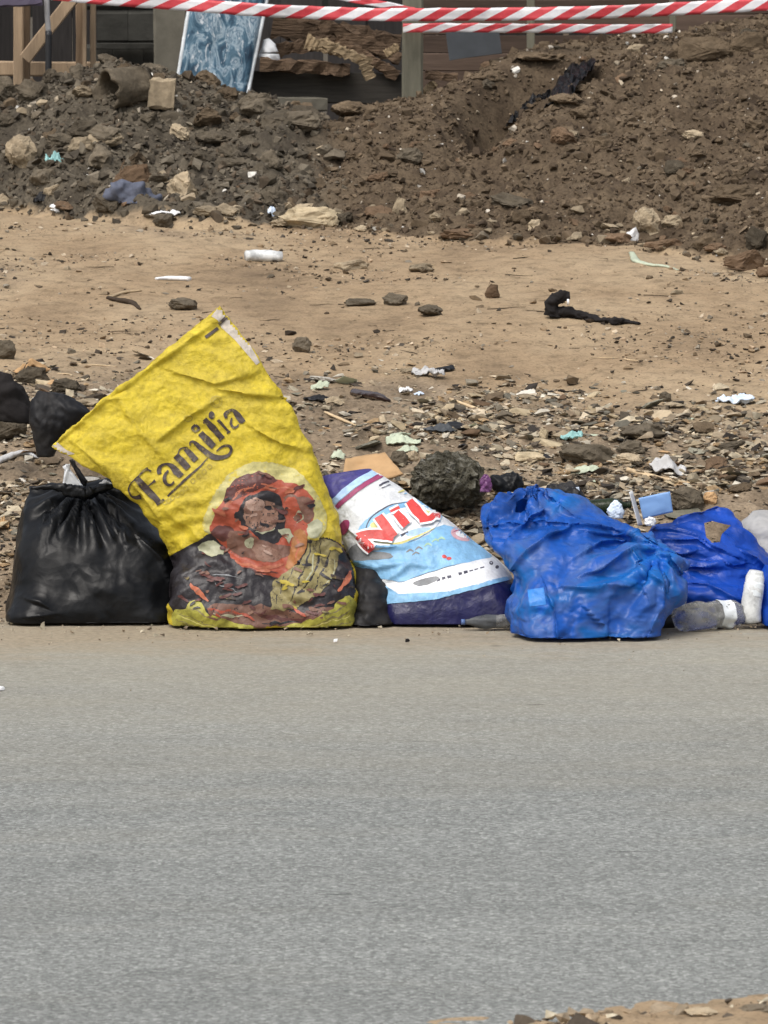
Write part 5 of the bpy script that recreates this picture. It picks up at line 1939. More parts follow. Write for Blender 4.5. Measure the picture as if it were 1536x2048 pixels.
# bare bank
limb('plastic_cup', [(492, 521), (515, 522), (540, 522), (564, 522)], [13, 15, 14, 12], 'bottle_milky', 'white plastic cup lying on the upper bank', 'cup', .7, .85, .12, 2, 16)
limb('paper_roll', [(312, 560), (335, 560), (360, 561), (378, 562)], [4, 6, 7, 7], 'white_bit', 'white paper strip folded lengthwise on the upper bank', 'paper', .6, .7, .15, 4)
limb('bark_strip', [(282, 583), (248, 588), (218, 598)], [3, 5, 5], 'pale_twig', 'pale upper half of the forked bark strip on the bank', 'bark', .6, .6, .3, 5)
limb('bark_strip', [(216, 598), (240, 605), (264, 609), (280, 620)], [5, 7, 7, 3], 'dark_twig', 'dark lower half of the forked bark strip on the bank', 'bark', .6, .7, .4, 6)
rc = tag(empty('black_rag', tuple(on_ground(1140, 635))), 'black rag lying in a long tail on the bare bank', 'rag')
def rag(name, pts, r, seed):
    W, R = [], []
    for (px, py), q in zip(pts, r):
        g = on_ground(px, py)
        W.append(g + np.array([0, 0, q / pxm(g[1]) * .6]) - np.array(rc.location))
        R.append(q / pxm(g[1]))
    link(name, tube_mesh(W, R, 22, .6, seed, .75, 12), MATS['black_cloth'], rc)


g_ = on_ground(1118, 636)
hump = np.array([at(x, y, g_[1]) for x, y in ((1140, 592), (1118, 594), (1106, 610), (1102, 632))]) - np.array(rc.location)
link('folded_end', tube_mesh(hump, [.012, .019, .024, .024], 22, .8, 4, .7, 12, up=(0, 1, 0)), MATS['black_cloth'], rc)
rag('tail', [(1098, 634), (1130, 634), (1170, 640), (1215, 648), (1250, 648), (1279, 650)], [13, 17, 11, 11, 9, 4], 7)
link('bottle_cap', tube_mesh([at(1134, 604, g_[1] - .02) - np.array(rc.location), at(1138, 604, g_[1] - .02) - np.array(rc.location)], [.010, .010], 14, 1, 0, 0), MATS['white_bit'], rc)
scrap('crumpled_film', 862, 757, 62, 24, 'white_film', 'crumpled white film in the middle of the bank', 'plastic film', .5, 12, edge=.4, f=4)
scrap('film_strip', 820, 748, 44, 12, 'pale_stone', 'buff strip of film trailing from the white film', 'plastic film', .4, 13, edge=.4)
scrap('plate_scrap', 1470, 809, 76, 20, 'paper_blue', 'bluish white broken plate on the bank near the frame edge', 'plate', .55, 14, edge=.12, f=.8, thick=.004)
scrap('turquoise_scrap', 1145, 890, 42, 20, 'teal_plastic', 'turquoise scrap on the dark green slab', 'plastic scrap', .5, 15, edge=.3, lift=.012)
scrap('foil_scrap', 812, 786, 30, 12, 'white_bit', 'shiny white scrap above the black glass shard', 'foil', .4, 16, edge=.2)
scrap('foil_scrap', 838, 792, 20, 8, 'paper_blue', 'second smaller bluish white scrap right of the shiny one', 'foil', .4, 17, edge=.2)
limb('glass_shard', [(706, 790), (728, 795), (758, 800), (780, 805)], [9, 11, 10, 4], 'glass_brown', 'dark brown broken bottle neck on the lower bank', 'glass shard', .6, .8, .2, 3, 12)
scrap('plastic_scrap', 640, 806, 58, 16, 'black_film_dull', 'black plastic flake right of the yellow sack', 'plastic scrap', .5, 18, f=1.5)
scrap('grey_flake', 668, 812, 40, 18, 'pale_stone', 'pale grey flake touching the black plastic flake', 'flake', .5, 19, f=1)
scrap('grey_flake', 640, 782, 40, 20, 'pale_green', 'grey green flake above the black plastic flake', 'flake', .5, 20, f=1)
scrap('grey_flake', 880, 866, 60, 18, 'slate_sheet', 'slate grey flake above the concrete lump', 'flake', .5, 21, f=1)
scrap('pale_flake', 805, 892, 68, 22, 'pale_green', 'long pale green flake above the cardboard', 'flake', .5, 22, f=.8, edge=.15)
scrap('pale_flake', 815, 908, 44, 16, 'pale_green', 'shorter pale green flake left of the concrete lump', 'flake', .5, 23, f=.8, edge=.15)
scrap('pale_flake', 676, 922, 30, 22, 'pale_green', 'rounded pale flake at the right edge of the yellow sack', 'flake', .6, 24, f=.8, edge=.15)
scrap('clear_tray', 1336, 952, 76, 40, 'white_film', 'clear ribbed plastic tray on the lower bank', 'tray', .6, 25, f=1.2, edge=.15, thick=.004)
limb('wood_splinter', [(1254, 944), (1290, 956), (1330, 962), (1380, 968)], [8, 9, 6, 3], 'pale_twig', 'pale orange wood splinter below the clear tray', 'splinter', .6, .6, .3, 8)
limb('wood_splinter', [(900, 800), (940, 815), (1000, 836)], [3, 4, 2], 'pale_twig', 'thin pale stick on the bank above the concrete lump', 'stick', .6, .8, .2, 9)
limb('wood_splinter', [(650, 826), (680, 840), (712, 852)], [3, 4, 2], 'pale_twig', 'thin grey stick right of the yellow sack', 'stick', .6, .8, .2, 10)
scrap('pale_flake', 1168, 950, 56, 18, 'pale_green', 'pale flake in front of the dark green slab', 'flake', .5, 26, f=.8)
scrap('cardboard_scrap', 62, 752, 74, 42, 'cardboard', 'orange brown cardboard scrap above the black sheet', 'cardboard', .35, 27, f=.7, edge=.12, tilt=.5)
scrap('cardboard_scrap', 14, 836, 34, 14, 'cardboard', 'small cardboard scrap below the black sheet at the frame edge', 'cardboard', .4, 28, f=.7, edge=.12)
limb('film_strip', [(-10, 930), (20, 918), (50, 910), (76, 918)], [9, 10, 8, 3], 'white_film', 'twisted white film strip at the frame edge above the black bag', 'plastic film', .6, .6, .35, 11)
scrap('red_scrap', 6, 1060, 22, 30, 'cardboard', 'orange scrap at the frame edge left of the black bag', 'scrap', .4, 36)

# cardboard flap, round concrete lump, black film and card behind the bags
def flap(name, corners, Y, mat, label, cat, thick=.004, bend=.01, seed=0, dY=(0, 0, 0, 0)):
    c = [at(px, py, Y + d) for (px, py), d in zip(corners, dY)]
    u, v = np.meshgrid(np.linspace(0, 1, 14), np.linspace(0, 1, 12))
    V = ((1 - u) * (1 - v))[..., None] * c[0] + (u * (1 - v))[..., None] * c[1] + (u * v)[..., None] * c[2] + ((1 - u) * v)[..., None] * c[3]
    V[..., 1] += bend * (np.sin(u * 3.1) + .6 * fbm(u * 2 + seed, v * 2, .3, 2))
    V[..., 2] += .15 * bend * fbm(u * 3 + seed, v * 3, 1.3, 2)
    o = link(name, np_mesh(name, V.reshape(-1, 3), grid_faces(12, 14), True), MATS[mat])
    o.modifiers.new('thickness', 'SOLIDIFY').thickness = thick
    return tag(o, label, cat)


flap('cardboard_flap', [(690, 920), (772, 908), (808, 952), (680, 985)], 12.60, 'cardboard', 'curled tan cardboard flap behind the washing powder bag', 'cardboard', .006, .03, 1, (.10, .12, 0, 0))
gl = on_ground(894, 985)
bl = hull_rock(333, 40, 1.0, 9, .0)
bl.materials.append(MATS['moss_concrete'])
co = np.empty(len(bl.vertices) * 3)
bl.vertices.foreach_get('co', co)
co = co.reshape(-1, 3)
cen = np.array([0, 0, .5])
dv = co - cen
nrm_ = dv / np.linalg.norm(dv, axis=1)[:, None]
co = cen + nrm_ * (.5 * (.35 * np.linalg.norm(dv, axis=1)[:, None] / .5 + .65)) + nrm_ * (.10 * np.abs(fbm(co[:, 0] * 6, co[:, 1] * 6, co[:, 2] * 6 + .4, 4, .6)) + .05 * fbm(co[:, 0] * 2.5, co[:, 1] * 2.5, co[:, 2] * 2.5 + .1, 2))[:, None]
bl.vertices.foreach_set('co', co.ravel())
bl.update()
lump_o = tag(link('concrete_lump', bl), 'round mossy concrete lump behind the washing powder bag', 'concrete lump')
s_ = 1 / pxm(12.75)
lump_o.scale = (152 * s_, 140 * s_, 112 * s_)
zb_ = at(898, 1016, 12.85)
lump_o.location = (float(zb_[0]), 12.85, float(zb_[2]))


def crumpled(name, px, py, w, h, Y, mat, label, cat, seed, depth=.6, amp=.2):
    """free-standing crumpled lump of film, centred at a frame point"""
    L = [(px - w * .42, py + h * .5), (px - w * .5, py + h * .15), (px - w * .38, py - h * .25), (px - w * .12, py - h * .5)]
    R = [(px + w * .42, py + h * .5), (px + w * .5, py + h * .1), (px + w * .36, py - h * .25), (px + w * .14, py - h * .46)]
    d = w / pxm(Y) * .5 * depth
    X = tube_bag(L, R, [Y] * 4, [d, d, d * .7, d * .25], 26, 56, 2.2, 2.5)
    W = w / pxm(Y)
    X = creases(X, amp * W, 1.6 / W, seed, 5)
    X = creases(X, amp * .4 * W, 4.5 / W, seed + 1, 4)
    return Bag(X, name, MATS[mat], label, cat)


def outline_wad(name, L, R, Y, D, mat, label, cat, seed, amp=.012):
    X = tube_bag(L, R, [Y] * len(L), D, 40, 90, 2.2, 2.4)
    X = creases(creases(X, amp, 9, seed, 5), amp * .4, 24, seed + 1, 4)
    return Bag(X, name, MATS[mat], label, cat)


outline_wad('black_sheet', [(78, 912), (68, 872), (60, 832), (60, 798), (76, 782)], [(108, 912), (122, 886), (150, 852), (186, 822), (128, 790)], 12.98, [.03, .04, .05, .04, .015], 'black_film_dull', 'large black plastic sheet heaped behind the black bag', 'plastic sheet', 91, .016)
outline_wad('black_cloth_wad', [(-30, 836), (-40, 800), (-30, 762), (-10, 744)], [(70, 846), (66, 812), (44, 778), (22, 748)], 13.15, [.05, .06, .05, .02], 'black_cloth', 'black cloth at the frame edge below the cardboard scrap', 'cloth', 95, .02)
crumpled('cloth', 264, 386, 116, 40, on_ground(264, 408)[1] + .06, 'blue_cloth', 'crumpled blue grey cloth at the foot of the reddish slab', 'cloth', 97, .5, .3)
crumpled('black_film_wad', 1014, 964, 70, 36, 12.72, 'black_film', 'wad of shiny black film left of the blue bag handle', 'plastic film', 71)
crumpled('black_film_wad', 1120, 986, 96, 50, 12.42, 'black_film_dull', 'dark crumpled film sticking up behind the front blue bag', 'plastic film', 73)
crumpled('purple_film_wad', 972, 966, 26, 36, 12.62, 'purple_film', 'small purple film wrapper right of the concrete lump', 'wrapper', 76, .5, .3)
crumpled('white_paper_wad', 1232, 1018, 34, 36, 12.32, 'paper_blue', 'crumpled white paper poking out of the blue bag', 'paper', 77)
crumpled('white_paper_wad', 1300, 1042, 24, 18, 12.26, 'white_bit', 'small white paper ball at the knot between the blue bags', 'paper', 79)
crumpled('white_paper_wad', 210, 968, 28, 18, 12.30, 'white_film', 'torn white film behind the neck of the black bag', 'plastic film', 81)
flap('blue_card', [(1277, 996), (1340, 983), (1346, 1024), (1286, 1038)], 12.30, 'card_blue', 'pale blue card standing up between the blue bags', 'card', .003, .004, 2)
flap('white_card', [(1258, 984), (1264, 982), (1284, 1050), (1276, 1052)], 12.28, 'white_bit', 'thin white card on edge left of the blue card', 'card', .002, .004, 3, (0, .05, .05, 0))
flap('blue_scrap', [(1144, 976), (1158, 974), (1162, 994), (1150, 996)], 12.40, 'paper_blue', 'small light blue scrap above the front blue bag', 'scrap', .002, .003, 4)
flap('foam_wedge', [(131, 928), (133, 930), (168, 974), (124, 974)], 12.34, 'foam_white', 'white foam wedge sticking out of the black bag', 'foam', .012, .004, 5)
flap('curved_shard', [(138, 920), (150, 928), (176, 962), (166, 974)], 12.37, 'black_film_dull', 'dark curved shard beside the foam wedge', 'shard', .01, .01, 6)


def revolve(name, A, B, prof, mat, parent, N=24, seed=0, dent=.0):
    """prof: (position 0..1 along A-B, radius in metres)"""
    A, B = np.array(A, float), np.array(B, float)
    t_ = np.array([p for p, r in prof])
    pts = A[None] + (B - A)[None] * t_[:, None]
    ax_ = (B - A) / np.linalg.norm(B - A)
    U = np.cross(ax_, [0.3, .8, .52])
    U /= np.linalg.norm(U)
    W = np.cross(ax_, U)
    th_ = np.linspace(0, 2 * math.pi, N, endpoint=False)
    R = np.array([r for p, r in prof])[:, None] * (1 + dent * fbm(t_[:, None] * 5 + seed, np.cos(th_)[None] * 1.2 + 3, np.sin(th_)[None] * 1.2 + .2, 2))
    V = pts[:, None] + R[..., None] * (np.cos(th_)[None, :, None] * U + np.sin(th_)[None, :, None] * W)
    return link(name, np_mesh(name, V.reshape(-1, 3), grid_faces(len(prof), N, True), True), MATS[mat], parent)


def fine(prof, n=5):
    t_ = np.array([p for p, r in prof])
    r_ = np.array([r for p, r in prof])
    tt = np.interp(np.linspace(0, len(prof) - 1, (len(prof) - 1) * n + 1), np.arange(len(prof)), t_)
    rr = np.interp(np.linspace(0, len(prof) - 1, (len(prof) - 1) * n + 1), np.arange(len(prof)), r_)
    return list(zip(tt, rr))


def bottle(loc, A, B, R, mat, label, label_mat=None, cap_mat='white_bit', dent=.08, seed=0, band=(.28, .62)):
    e = tag(empty('plastic_bottle', tuple(loc)), label, 'bottle')
    A, B = np.array(A) - np.array(loc), np.array(B) - np.array(loc)
    body = revolve('bottle_body', A, B, fine([(0, .001), (.005, R * .7), (.03, R * .97), (.2, R), (.45, R * .96), (.66, R), (.78, R * .82), (.88, R * .42), (.93, R * .33), (.955, R * .34), (.96, .001)]), mat, e, 28, seed, dent)
    if label_mat:
        revolve('paper_label', A, B, fine([(band[0], R * 1.015), ((band[0] + band[1]) / 2, R * 1.0), (band[1], R * 1.02)]), label_mat, body, 28, seed, dent)
    revolve('cap', A, B, [(.945, .001), (.946, R * .40), (1.0, R * .40), (1.001, .001)], cap_mat, e, 18)
    return e


# lying bottles and the upright one
r = .034
A = at(1352, 1240, 11.97)
A[2] = r
B = at(1520, 1240, 12.08)
B[2] = r * .8
bottle((float(A[0]), float(A[1]), 0), A, B, r, 'bottle_clear', 'dirty clear plastic bottle lying beside the front blue bag', 'label_white', 'bottle_clear', .3, 3, (.5, .64))
A = at(930, 1252, 11.99)
A[2] = .018
B = at(1060, 1254, 12.01)
B[2] = .018
bottle((float(B[0]), float(B[1]), 0), B, A - np.array([.01, 0, 0]), .0185, 'bottle_clear_shaded', 'small clear bottle with blue neck lying under the washing powder bag', 'bottle_clear', 'label_blue', .2, 5, (.3, .5))
ub = tag(empty('milky_bottle', tuple(at(1508, 1250, 12.04))), 'milky upright bottle at the frame edge beside the smaller blue bag', 'bottle')
ul = np.array(ub.location)
ut = [at(1506, 1244, 12.04) - ul, at(1503, 1215, 12.04) - ul, at(1507, 1180, 12.05) - ul, at(1511, 1155, 12.06) - ul, at(1513, 1142, 12.06) - ul]
ubb = link('bottle_body', tube_mesh(ut, [.022, .0265, .0265, .025, .018], 22, 1, 6, .10, 6, up=(0, 1, 0)), MATS['bottle_milky'], ub)
link('label_band', tube_mesh([ut[2] * .55 + ut[1] * .45, ut[2], ut[2] * .5 + ut[3] * .5], [.0268, .0272, .0262], 22, 1, 6, .06, 4, up=(0, 1, 0)), MATS['label_white'], ubb)
A, B = at(1150, 1020, 12.36), at(1225, 1010, 12.36)
bottle(tuple(A), A, B + np.array([.05, 0, .0]), .024, 'glass_green', 'dark green glass bottle lying behind the front blue bag', None, 'glass_green', .0, 9)
# dark cup and torn paper in the gap
revolve('dark_cup', at(1318, 1246, 12.06), at(1352, 1246, 12.08), fine([(0, .001), (.0, .020), (.3, .021), (1, .022), (1, .018), (.1, .016), (.1, .001)], 3), 'black_film_dull', None)
tag(bpy.data.objects['dark_cup'], 'small dark cup lying between the front blue bag and the clear bottle', 'cup')
crumpled('white_paper_wad', 1350, 1196, 46, 34, 12.10, 'white_film', 'torn white film above the clear bottle between the blue bags', 'plastic film', 85)
crumpled('grey_paper_wad', 1338, 1222, 44, 18, 12.10, 'grey_film', 'grey film strip above the dark cup', 'plastic film', 87)
# bits on the road
for i, (px, py, w, m, lab) in enumerate([(672, 1284, 9, 'white_bit', 'tiny white chip on the road in front of the yellow sack'), (815, 1284, 10, 'black_cloth', 'tiny black chip on the road in front of the washing powder bag'),
                                         (4, 1381, 12, 'white_bit', 'tiny white chip on the road at the frame edge')]):
    rock('chip', px, py, w, w * .7, m, lab, 'chip', None, False, i)

# ------------------------------------------------------------------ loose pieces: the largest as single things, the rest as loose soil and grit
sr = np.random.default_rng(99)


def scatter_pts(n, xr, yr, dens):
    x = sr.uniform(*xr, n)
    y = sr.uniform(*yr, n)
    keep = sr.random(n) < dens(x, y)
    return x[keep], y[keep]


def zones(x, y):
    i = np.clip(np.searchsorted(ty, y), 0, len(ty) - 1)
    j = np.clip(np.searchsorted(tx, x), 0, len(tx) - 1)
    return TZ[i, j], THEAP[i, j], TBAND[i, j], TGREY[i, j]


def cat_mesh(name, protos, x, y, size, flat, cols, sink=.25, tilt=.5, along=None):
    """one mesh of many small pieces, each with its own shape, turn and colour"""
    Vs, Fs, Cs = [], [], []
    base = 0
    z = hz(x, y)
    n = len(x)
    which = sr.integers(len(protos), size=n)
    rz = sr.uniform(0, 2 * math.pi, n)
    rt = sr.normal(0, tilt, n)
    rt2 = sr.normal(0, tilt, n)
    for k, (pv, pf) in enumerate(protos):
        I = np.nonzero(which == k)[0]
        if len(I) == 0: continue
        v = pv[None] * (size[I][:, None] * np.stack([np.ones(len(I)), sr.uniform(.55, 1, len(I)), flat[I]], -1))[:, None, :]
        c, s = np.cos(rt[I])[:, None], np.sin(rt[I])[:, None]
        v = np.stack([v[..., 0] * c + v[..., 2] * s, v[..., 1], -v[..., 0] * s + v[..., 2] * c], -1)
        c, s = np.cos(rt2[I])[:, None], np.sin(rt2[I])[:, None]
        v = np.stack([v[..., 0], v[..., 1] * c - v[..., 2] * s, v[..., 1] * s + v[..., 2] * c], -1)
        c, s = np.cos(rz[I])[:, None], np.sin(rz[I])[:, None]
        v = np.stack([v[..., 0] * c - v[..., 1] * s, v[..., 0] * s + v[..., 1] * c, v[..., 2]], -1)
        v = v + np.stack([x[I], y[I], z[I] + size[I] * flat[I] * (.5 - sink)], -1)[:, None, :]
        m = pv.shape[0]
        Vs.append(v.reshape(-1, 3))
        Fs.append((pf[None] + (np.arange(len(I)) * m)[:, None, None] + base).reshape(-1, 3))
        Cs.append(np.repeat(cols[I], m, 0))
        base += len(I) * m
    return np_mesh(name, np.concatenate(Vs), np.concatenate(Fs), False, np.concatenate(Cs))


def proto_arrays(meshes):
    out = []
    for me in meshes:
        v = np.empty(len(me.vertices) * 3)
        me.vertices.foreach_get('co', v)
        v = v.reshape(-1, 3) - [0, 0, .5]
        f = np.empty(len(me.loops), np.int32)
        me.loops.foreach_get('vertex_index', f)
        out.append((v, f.reshape(-1, 3)))
    return out


PEB = proto_arrays([hull_rock(400 + i, 8 + i % 3) for i in range(10)])
palette = lambda cs, n, v=.25: np.array(cs)[sr.integers(len(cs), size=n)] * sr.uniform(1 - v, 1 + v, (n, 1))

# clods and grit of the heaps
x, y = scatter_pts(60000, (-2.5, 2.5), (16.3, 20.9), lambda x, y: zones(x, y)[1] * .85)
n = len(x)
hg = zones(x, y)[3]
size = np.minimum(.006 + sr.exponential(.0075, n), .05)
size = np.where(hg > .5, size * 1.3, size)
cb = palette([(.105, .077, .05), (.128, .095, .062), (.082, .06, .039), (.145, .108, .072), (.118, .087, .057), (.06, .043, .029)], n)
cg = palette([(.082, .069, .052), (.118, .10, .075), (.056, .047, .036), (.15, .128, .096), (.10, .077, .054)], n)
cols = np.where((hg > sr.random(n))[:, None], cg, cb)
pale = sr.random(n) < .035
cols[pale] = palette([(.46, .39, .29), (.55, .50, .42), (.38, .33, .26), (.62, .60, .55)], pale.sum())
size[pale] *= .8
tag(link('loose_soil', cat_mesh('loose_soil', PEB, x, y, size, sr.uniform(.45, .95, n), cols, .2), MATS['loose']), 'loose clods and grit covering the soil heaps', 'soil', None, 'stuff')

# litter of chips, flakes and stones in the band behind the bags
x, y = scatter_pts(95000, (-1.75, 1.75), (12.3, 15.2), lambda x, y: np.clip(zones(x, y)[2] * 1.1 - .05, 0, 1) * np.clip(.5 + 1.2 * fbm(x * 1.6, y * 2.2, 3.3, 2), .12, 1))
n = len(x)
size = np.minimum(.004 + sr.exponential(.0095, n), .05)
band_cols = [(.42, .36, .26), (.34, .30, .225), (.30, .24, .165), (.36, .29, .19), (.25, .20, .14), (.16, .12, .08), (.44, .37, .27), (.10, .085, .065), (.20, .175, .135), (.13, .12, .095), (.30, .21, .12), (.06, .048, .036), (.50, .46, .38), (.035, .03, .026), (.08, .065, .05)]
cols = palette(band_cols, n)
tag(link('litter', cat_mesh('litter', PEB, x, y, size, sr.uniform(.12, .5, n), cols, .1, .22), MATS['loose']), 'small stones, chips and flakes strewn over the lower bank', 'litter', None, 'stuff')

# sparse grit on the bare bank
x, y = scatter_pts(26000, (-2.2, 2.2), (13.4, 18.2), lambda x, y: (1 - zones(x, y)[1]) * (1 - zones(x, y)[2] * .7) * np.clip(.16 + 1.3 * fbm(x * 1.1, y * 1.5, 8.3, 3), .03, 1))
n = len(x)
size = np.minimum(.003 + sr.exponential(.0055, n), .03)
cols = palette([(.36, .27, .18), (.22, .16, .10), (.10, .075, .05), (.045, .035, .026), (.06, .05, .04), (.45, .37, .27), (.24, .21, .165)], n)
tag(link('grit', cat_mesh('grit', PEB, x, y, size, sr.uniform(.2, .7, n), cols, .2, .25), MATS['loose']), 'fine grit and dark crumbs on the bare bank', 'grit', None, 'stuff')

# grit washed on to the road's edge
x = sr.uniform(-1.7, 1.7, 1500)
y = 12.3 - np.abs(sr.exponential(.18, 1500))
n = len(x)
zr = np.interp(y, [11, 12.15, 12.4], [0, 0, .03])
_h = hz
hz = lambda a, b: np.maximum(_h(a, b), 0.0)
tag(link('road_grit', cat_mesh('road_grit', PEB, x, y, .002 + sr.exponential(.0028, n), sr.uniform(.3, .7, n), palette([(.36, .28, .19), (.25, .2, .14), (.14, .11, .08), (.45, .4, .3)], n), .1, .3), MATS['loose']),
    'fine grit washed on to the edge of the road', 'grit', None, 'stuff')
x = sr.uniform(.2, 1.2, 900)
y = 7.2 + .21 * (x - .065) / .55 - .02 - sr.exponential(.12, 900)
n = len(x)
tag(link('verge_grit', cat_mesh('verge_grit', PEB, x, y, .003 + sr.exponential(.006, n), sr.uniform(.3, .7, n), palette([(.36, .28, .19), (.25, .2, .14), (.08, .065, .05), (.45, .4, .3)], n), -.4, .3), MATS['loose']),
    'grit on the near verge', 'grit', None, 'stuff')
hz = _h

# single stones that can be picked out; each is described by its look and by the thing it lies next to
MARKS = {
    'grey': [((60, 190), 'the timber frame'), ((245, 190), 'the broken pipe'), ((325, 190), 'the concrete block'), ((440, 180), 'the mattress'), ((42, 330), 'the tall tan rock'), ((162, 300), 'the rounded tan rock'),
             ((272, 360), 'the blue grey cloth'), ((470, 332), 'the flat grey slab'), ((600, 245), 'the gap between the heaps'), ((430, 285), 'the long grey rock'), ((330, 432), 'the white flake'), ((550, 430), 'the white paper')],
    'brown': [((825, 190), 'the thick post'), ((820, 320), 'the dark pointed rock'), ((860, 395), 'the plank shaped clod'), ((925, 475), 'the reddish slab'), ((1020, 410), 'the overhanging slab'), ((1100, 190), 'the torn black plastic'),
              ((1292, 450), 'the upright stone'), ((1386, 275), 'the pale cream stone'), ((1350, 340), 'the grey streaked stone'), ((1490, 520), 'the big reddish rock'), ((1410, 110), 'the big clay lump'), ((1145, 270), 'the small cream stone'), ((1270, 100), 'the whitish stone'), ((1470, 400), 'the broad dark clod'), ((690, 240), 'the dark gap')],
    'foot': [((42, 400), 'the tall tan rock'), ((110, 425), 'the black cone scrap'), ((262, 400), 'the blue grey cloth'), ((330, 436), 'the white flake'), ((430, 434), 'the pale slabs'), ((622, 450), 'the long cream stone'), ((800, 432), 'the upright pale clod'),
             ((925, 478), 'the reddish slab'), ((1045, 450), 'the round brown stone'), ((1266, 478), 'the white lump'), ((1310, 530), 'the pale green strip'), ((1492, 530), 'the big reddish rock')],
    'band': [((62, 740), 'the cardboard scrap'), ((120, 850), 'the black sheet'), ((30, 920), 'the white film strip'), ((560, 760), 'the yellow sack'), ((640, 800), 'the black flake'), ((740, 800), 'the brown bottle neck'), ((805, 890), 'the pale green flakes'),
             ((750, 930), 'the cardboard flap'), ((894, 930), 'the concrete lump'), ((880, 860), 'the slate flake'), ((1012, 958), 'the black film wad'), ((1060, 925), 'the flat cream stone'), ((1145, 885), 'the turquoise scrap'), ((1178, 925), 'the dark green slab'),
             ((1336, 940), 'the clear tray'), ((1310, 960), 'the orange splinter'), ((1310, 1010), 'the blue card'), ((1372, 1020), 'the dark round stone'), ((1470, 900), 'the edge slab'), ((1470, 800), 'the broken plate'), ((1290, 875), 'the low grey mound'), ((1430, 1020), 'the handle hole'), ((950, 815), 'the thin pale stick')],
    'bank': [((527, 520), 'the white cup'), ((345, 556), 'the folded paper strip'), ((250, 600), 'the forked bark'), ((365, 612), 'the sack mouth'), ((705, 535), 'the sandy clod'), ((790, 610), 'the grey green stone'), ((985, 585), 'the lone brown stone'), ((1180, 630), 'the black rag'),
             ((862, 750), 'the crumpled white film'), ((1470, 800), 'the broken plate'), ((604, 700), 'the pointed grey stone'), ((1310, 530), 'the pale green strip'), ((90, 590), 'the open bank')],
}
COLOUR = {'grey_rock': 'grey', 'clay_rock': 'brown', 'pale_stone': 'tan', 'red_rock': 'reddish', 'cream_stone': 'cream', 'dark_twig': 'blackish', 'drab_scrap': 'drab grey', 'pale_scrap': 'whitish', 'black_film_dull': 'black', 'pale_green': 'pale green', 'cardboard': 'orange brown', 'pale_twig': 'pale'}
RANK = ['largest ', 'second largest ', 'third largest ', 'fourth largest ', 'fifth largest ', 'sixth largest ', 'smallest ']


def where(px, py, key):
    d = [((px - m[0][0]) ** 2 + (1.3 * (py - m[0][1])) ** 2, m) for m in MARKS[key]]
    (mx, my), nm = min(d, key=lambda q: q[0])[1]
    dx, dy = px - mx, 1.3 * (py - my)
    if abs(dx) > abs(dy):
        return ('left of ' if dx < 0 else 'right of ') + nm
    return ('above ' if dy < 0 else 'below ') + nm


def describe(items, noun, key):
    """items: (object, size, look, px, py); fills in a label for each"""
    byk = {}
    for o, s, look, px, py in items:
        byk.setdefault((look, where(px, py, key)), []).append((s, o))
    for (look, wh), lst in byk.items():
        lst.sort(key=lambda q: -q[0])
        for i, (s, o) in enumerate(lst):
            o['label'] = (RANK[min(i, 6)] if len(lst) > 1 else '') + look + ' ' + noun + ' ' + wh


def single(n, xr, yr, dens, name, mats, smin, smax, flat, noun, cat, group, key, sink=.2, gap=1.0):
    got, items = [], []
    tries = 0
    while len(got) < n and tries < 60000:
        tries += 1
        x, y = sr.uniform(*xr), sr.uniform(*yr)
        if abs(x) * FPX / y > 790: continue
        if sr.random() > dens(np.array([x]), np.array([y]))[0]: continue
        s = smin + (smax - smin) * sr.random() ** 2.2
        if any((x - a) ** 2 + ((y - b) * .8) ** 2 < ((s + c) * .42 * gap) ** 2 for a, b, c in got): continue
        got.append((x, y, s))
        m = mats[sr.integers(len(mats))]
        o = link(name, rock_data(BIGROCKS[sr.integers(8)] if s > .075 else ROCKS[sr.integers(12)], m))
        fz = sr.uniform(*flat)
        o.scale = (s, s * sr.uniform(.6, 1), s * fz)
        o.rotation_euler = (sr.normal(0, .22), sr.normal(0, .22), sr.uniform(0, 6.28))
        z = float(hz(x, y))
        o.location = (x, y, z - s * fz * sink)
        tag(o, None, cat, group)
        u, v = to_px(np.array([x, y, z]))
        mid = (flat[0] + flat[1]) / 2
        items.append((o, s, ('flat ' if fz < mid else 'blocky ') + COLOUR[m], float(u), float(v)))
    describe(items, noun, key)


single(130, (-2.1, -.1), (17.8, 20.2), lambda x, y: zones(x, y)[1] * zones(x, y)[3], 'clod', ['grey_rock', 'grey_rock', 'grey_rock', 'clay_rock', 'grey_rock', 'pale_stone'], .05, .17, (.45, .9),
       'clod on the grey heap', 'clod', 'clods of the grey heap', 'grey', .28)
single(130, (-.4, 2.1), (16.8, 20.6), lambda x, y: zones(x, y)[1] * (1 - zones(x, y)[3]), 'clod', ['clay_rock', 'clay_rock', 'clay_rock', 'clay_rock', 'grey_rock', 'red_rock'], .035, .13, (.4, .75),
       'clod on the brown heap', 'clod', 'clods of the brown heap', 'brown', .38)
single(70, (-2.1, 2.1), (16.6, 18.9), lambda x, y: zones(x, y)[1] * np.exp(-((zones(x, y)[0] - bank(y)) / .07) ** 2), 'stone', ['pale_stone', 'pale_stone', 'red_rock', 'grey_rock'], .03, .10, (.3, .6),
       'stone at the heap foot', 'stone', 'stones along the foot of the heaps', 'foot')
single(230, (-1.5, 1.5), (12.45, 14.8), lambda x, y: zones(x, y)[2] * np.clip(.5 + 1.2 * fbm(x * 1.6, y * 2.2, 3.3, 2), .1, 1), 'stone_flake', ['pale_stone', 'grey_rock', 'clay_rock', 'pale_stone', 'red_rock', 'cream_stone'], .028, .085, (.12, .45),
       'stone flake on the lower bank', 'stone flake', 'stone flakes on the lower bank', 'band', .1)
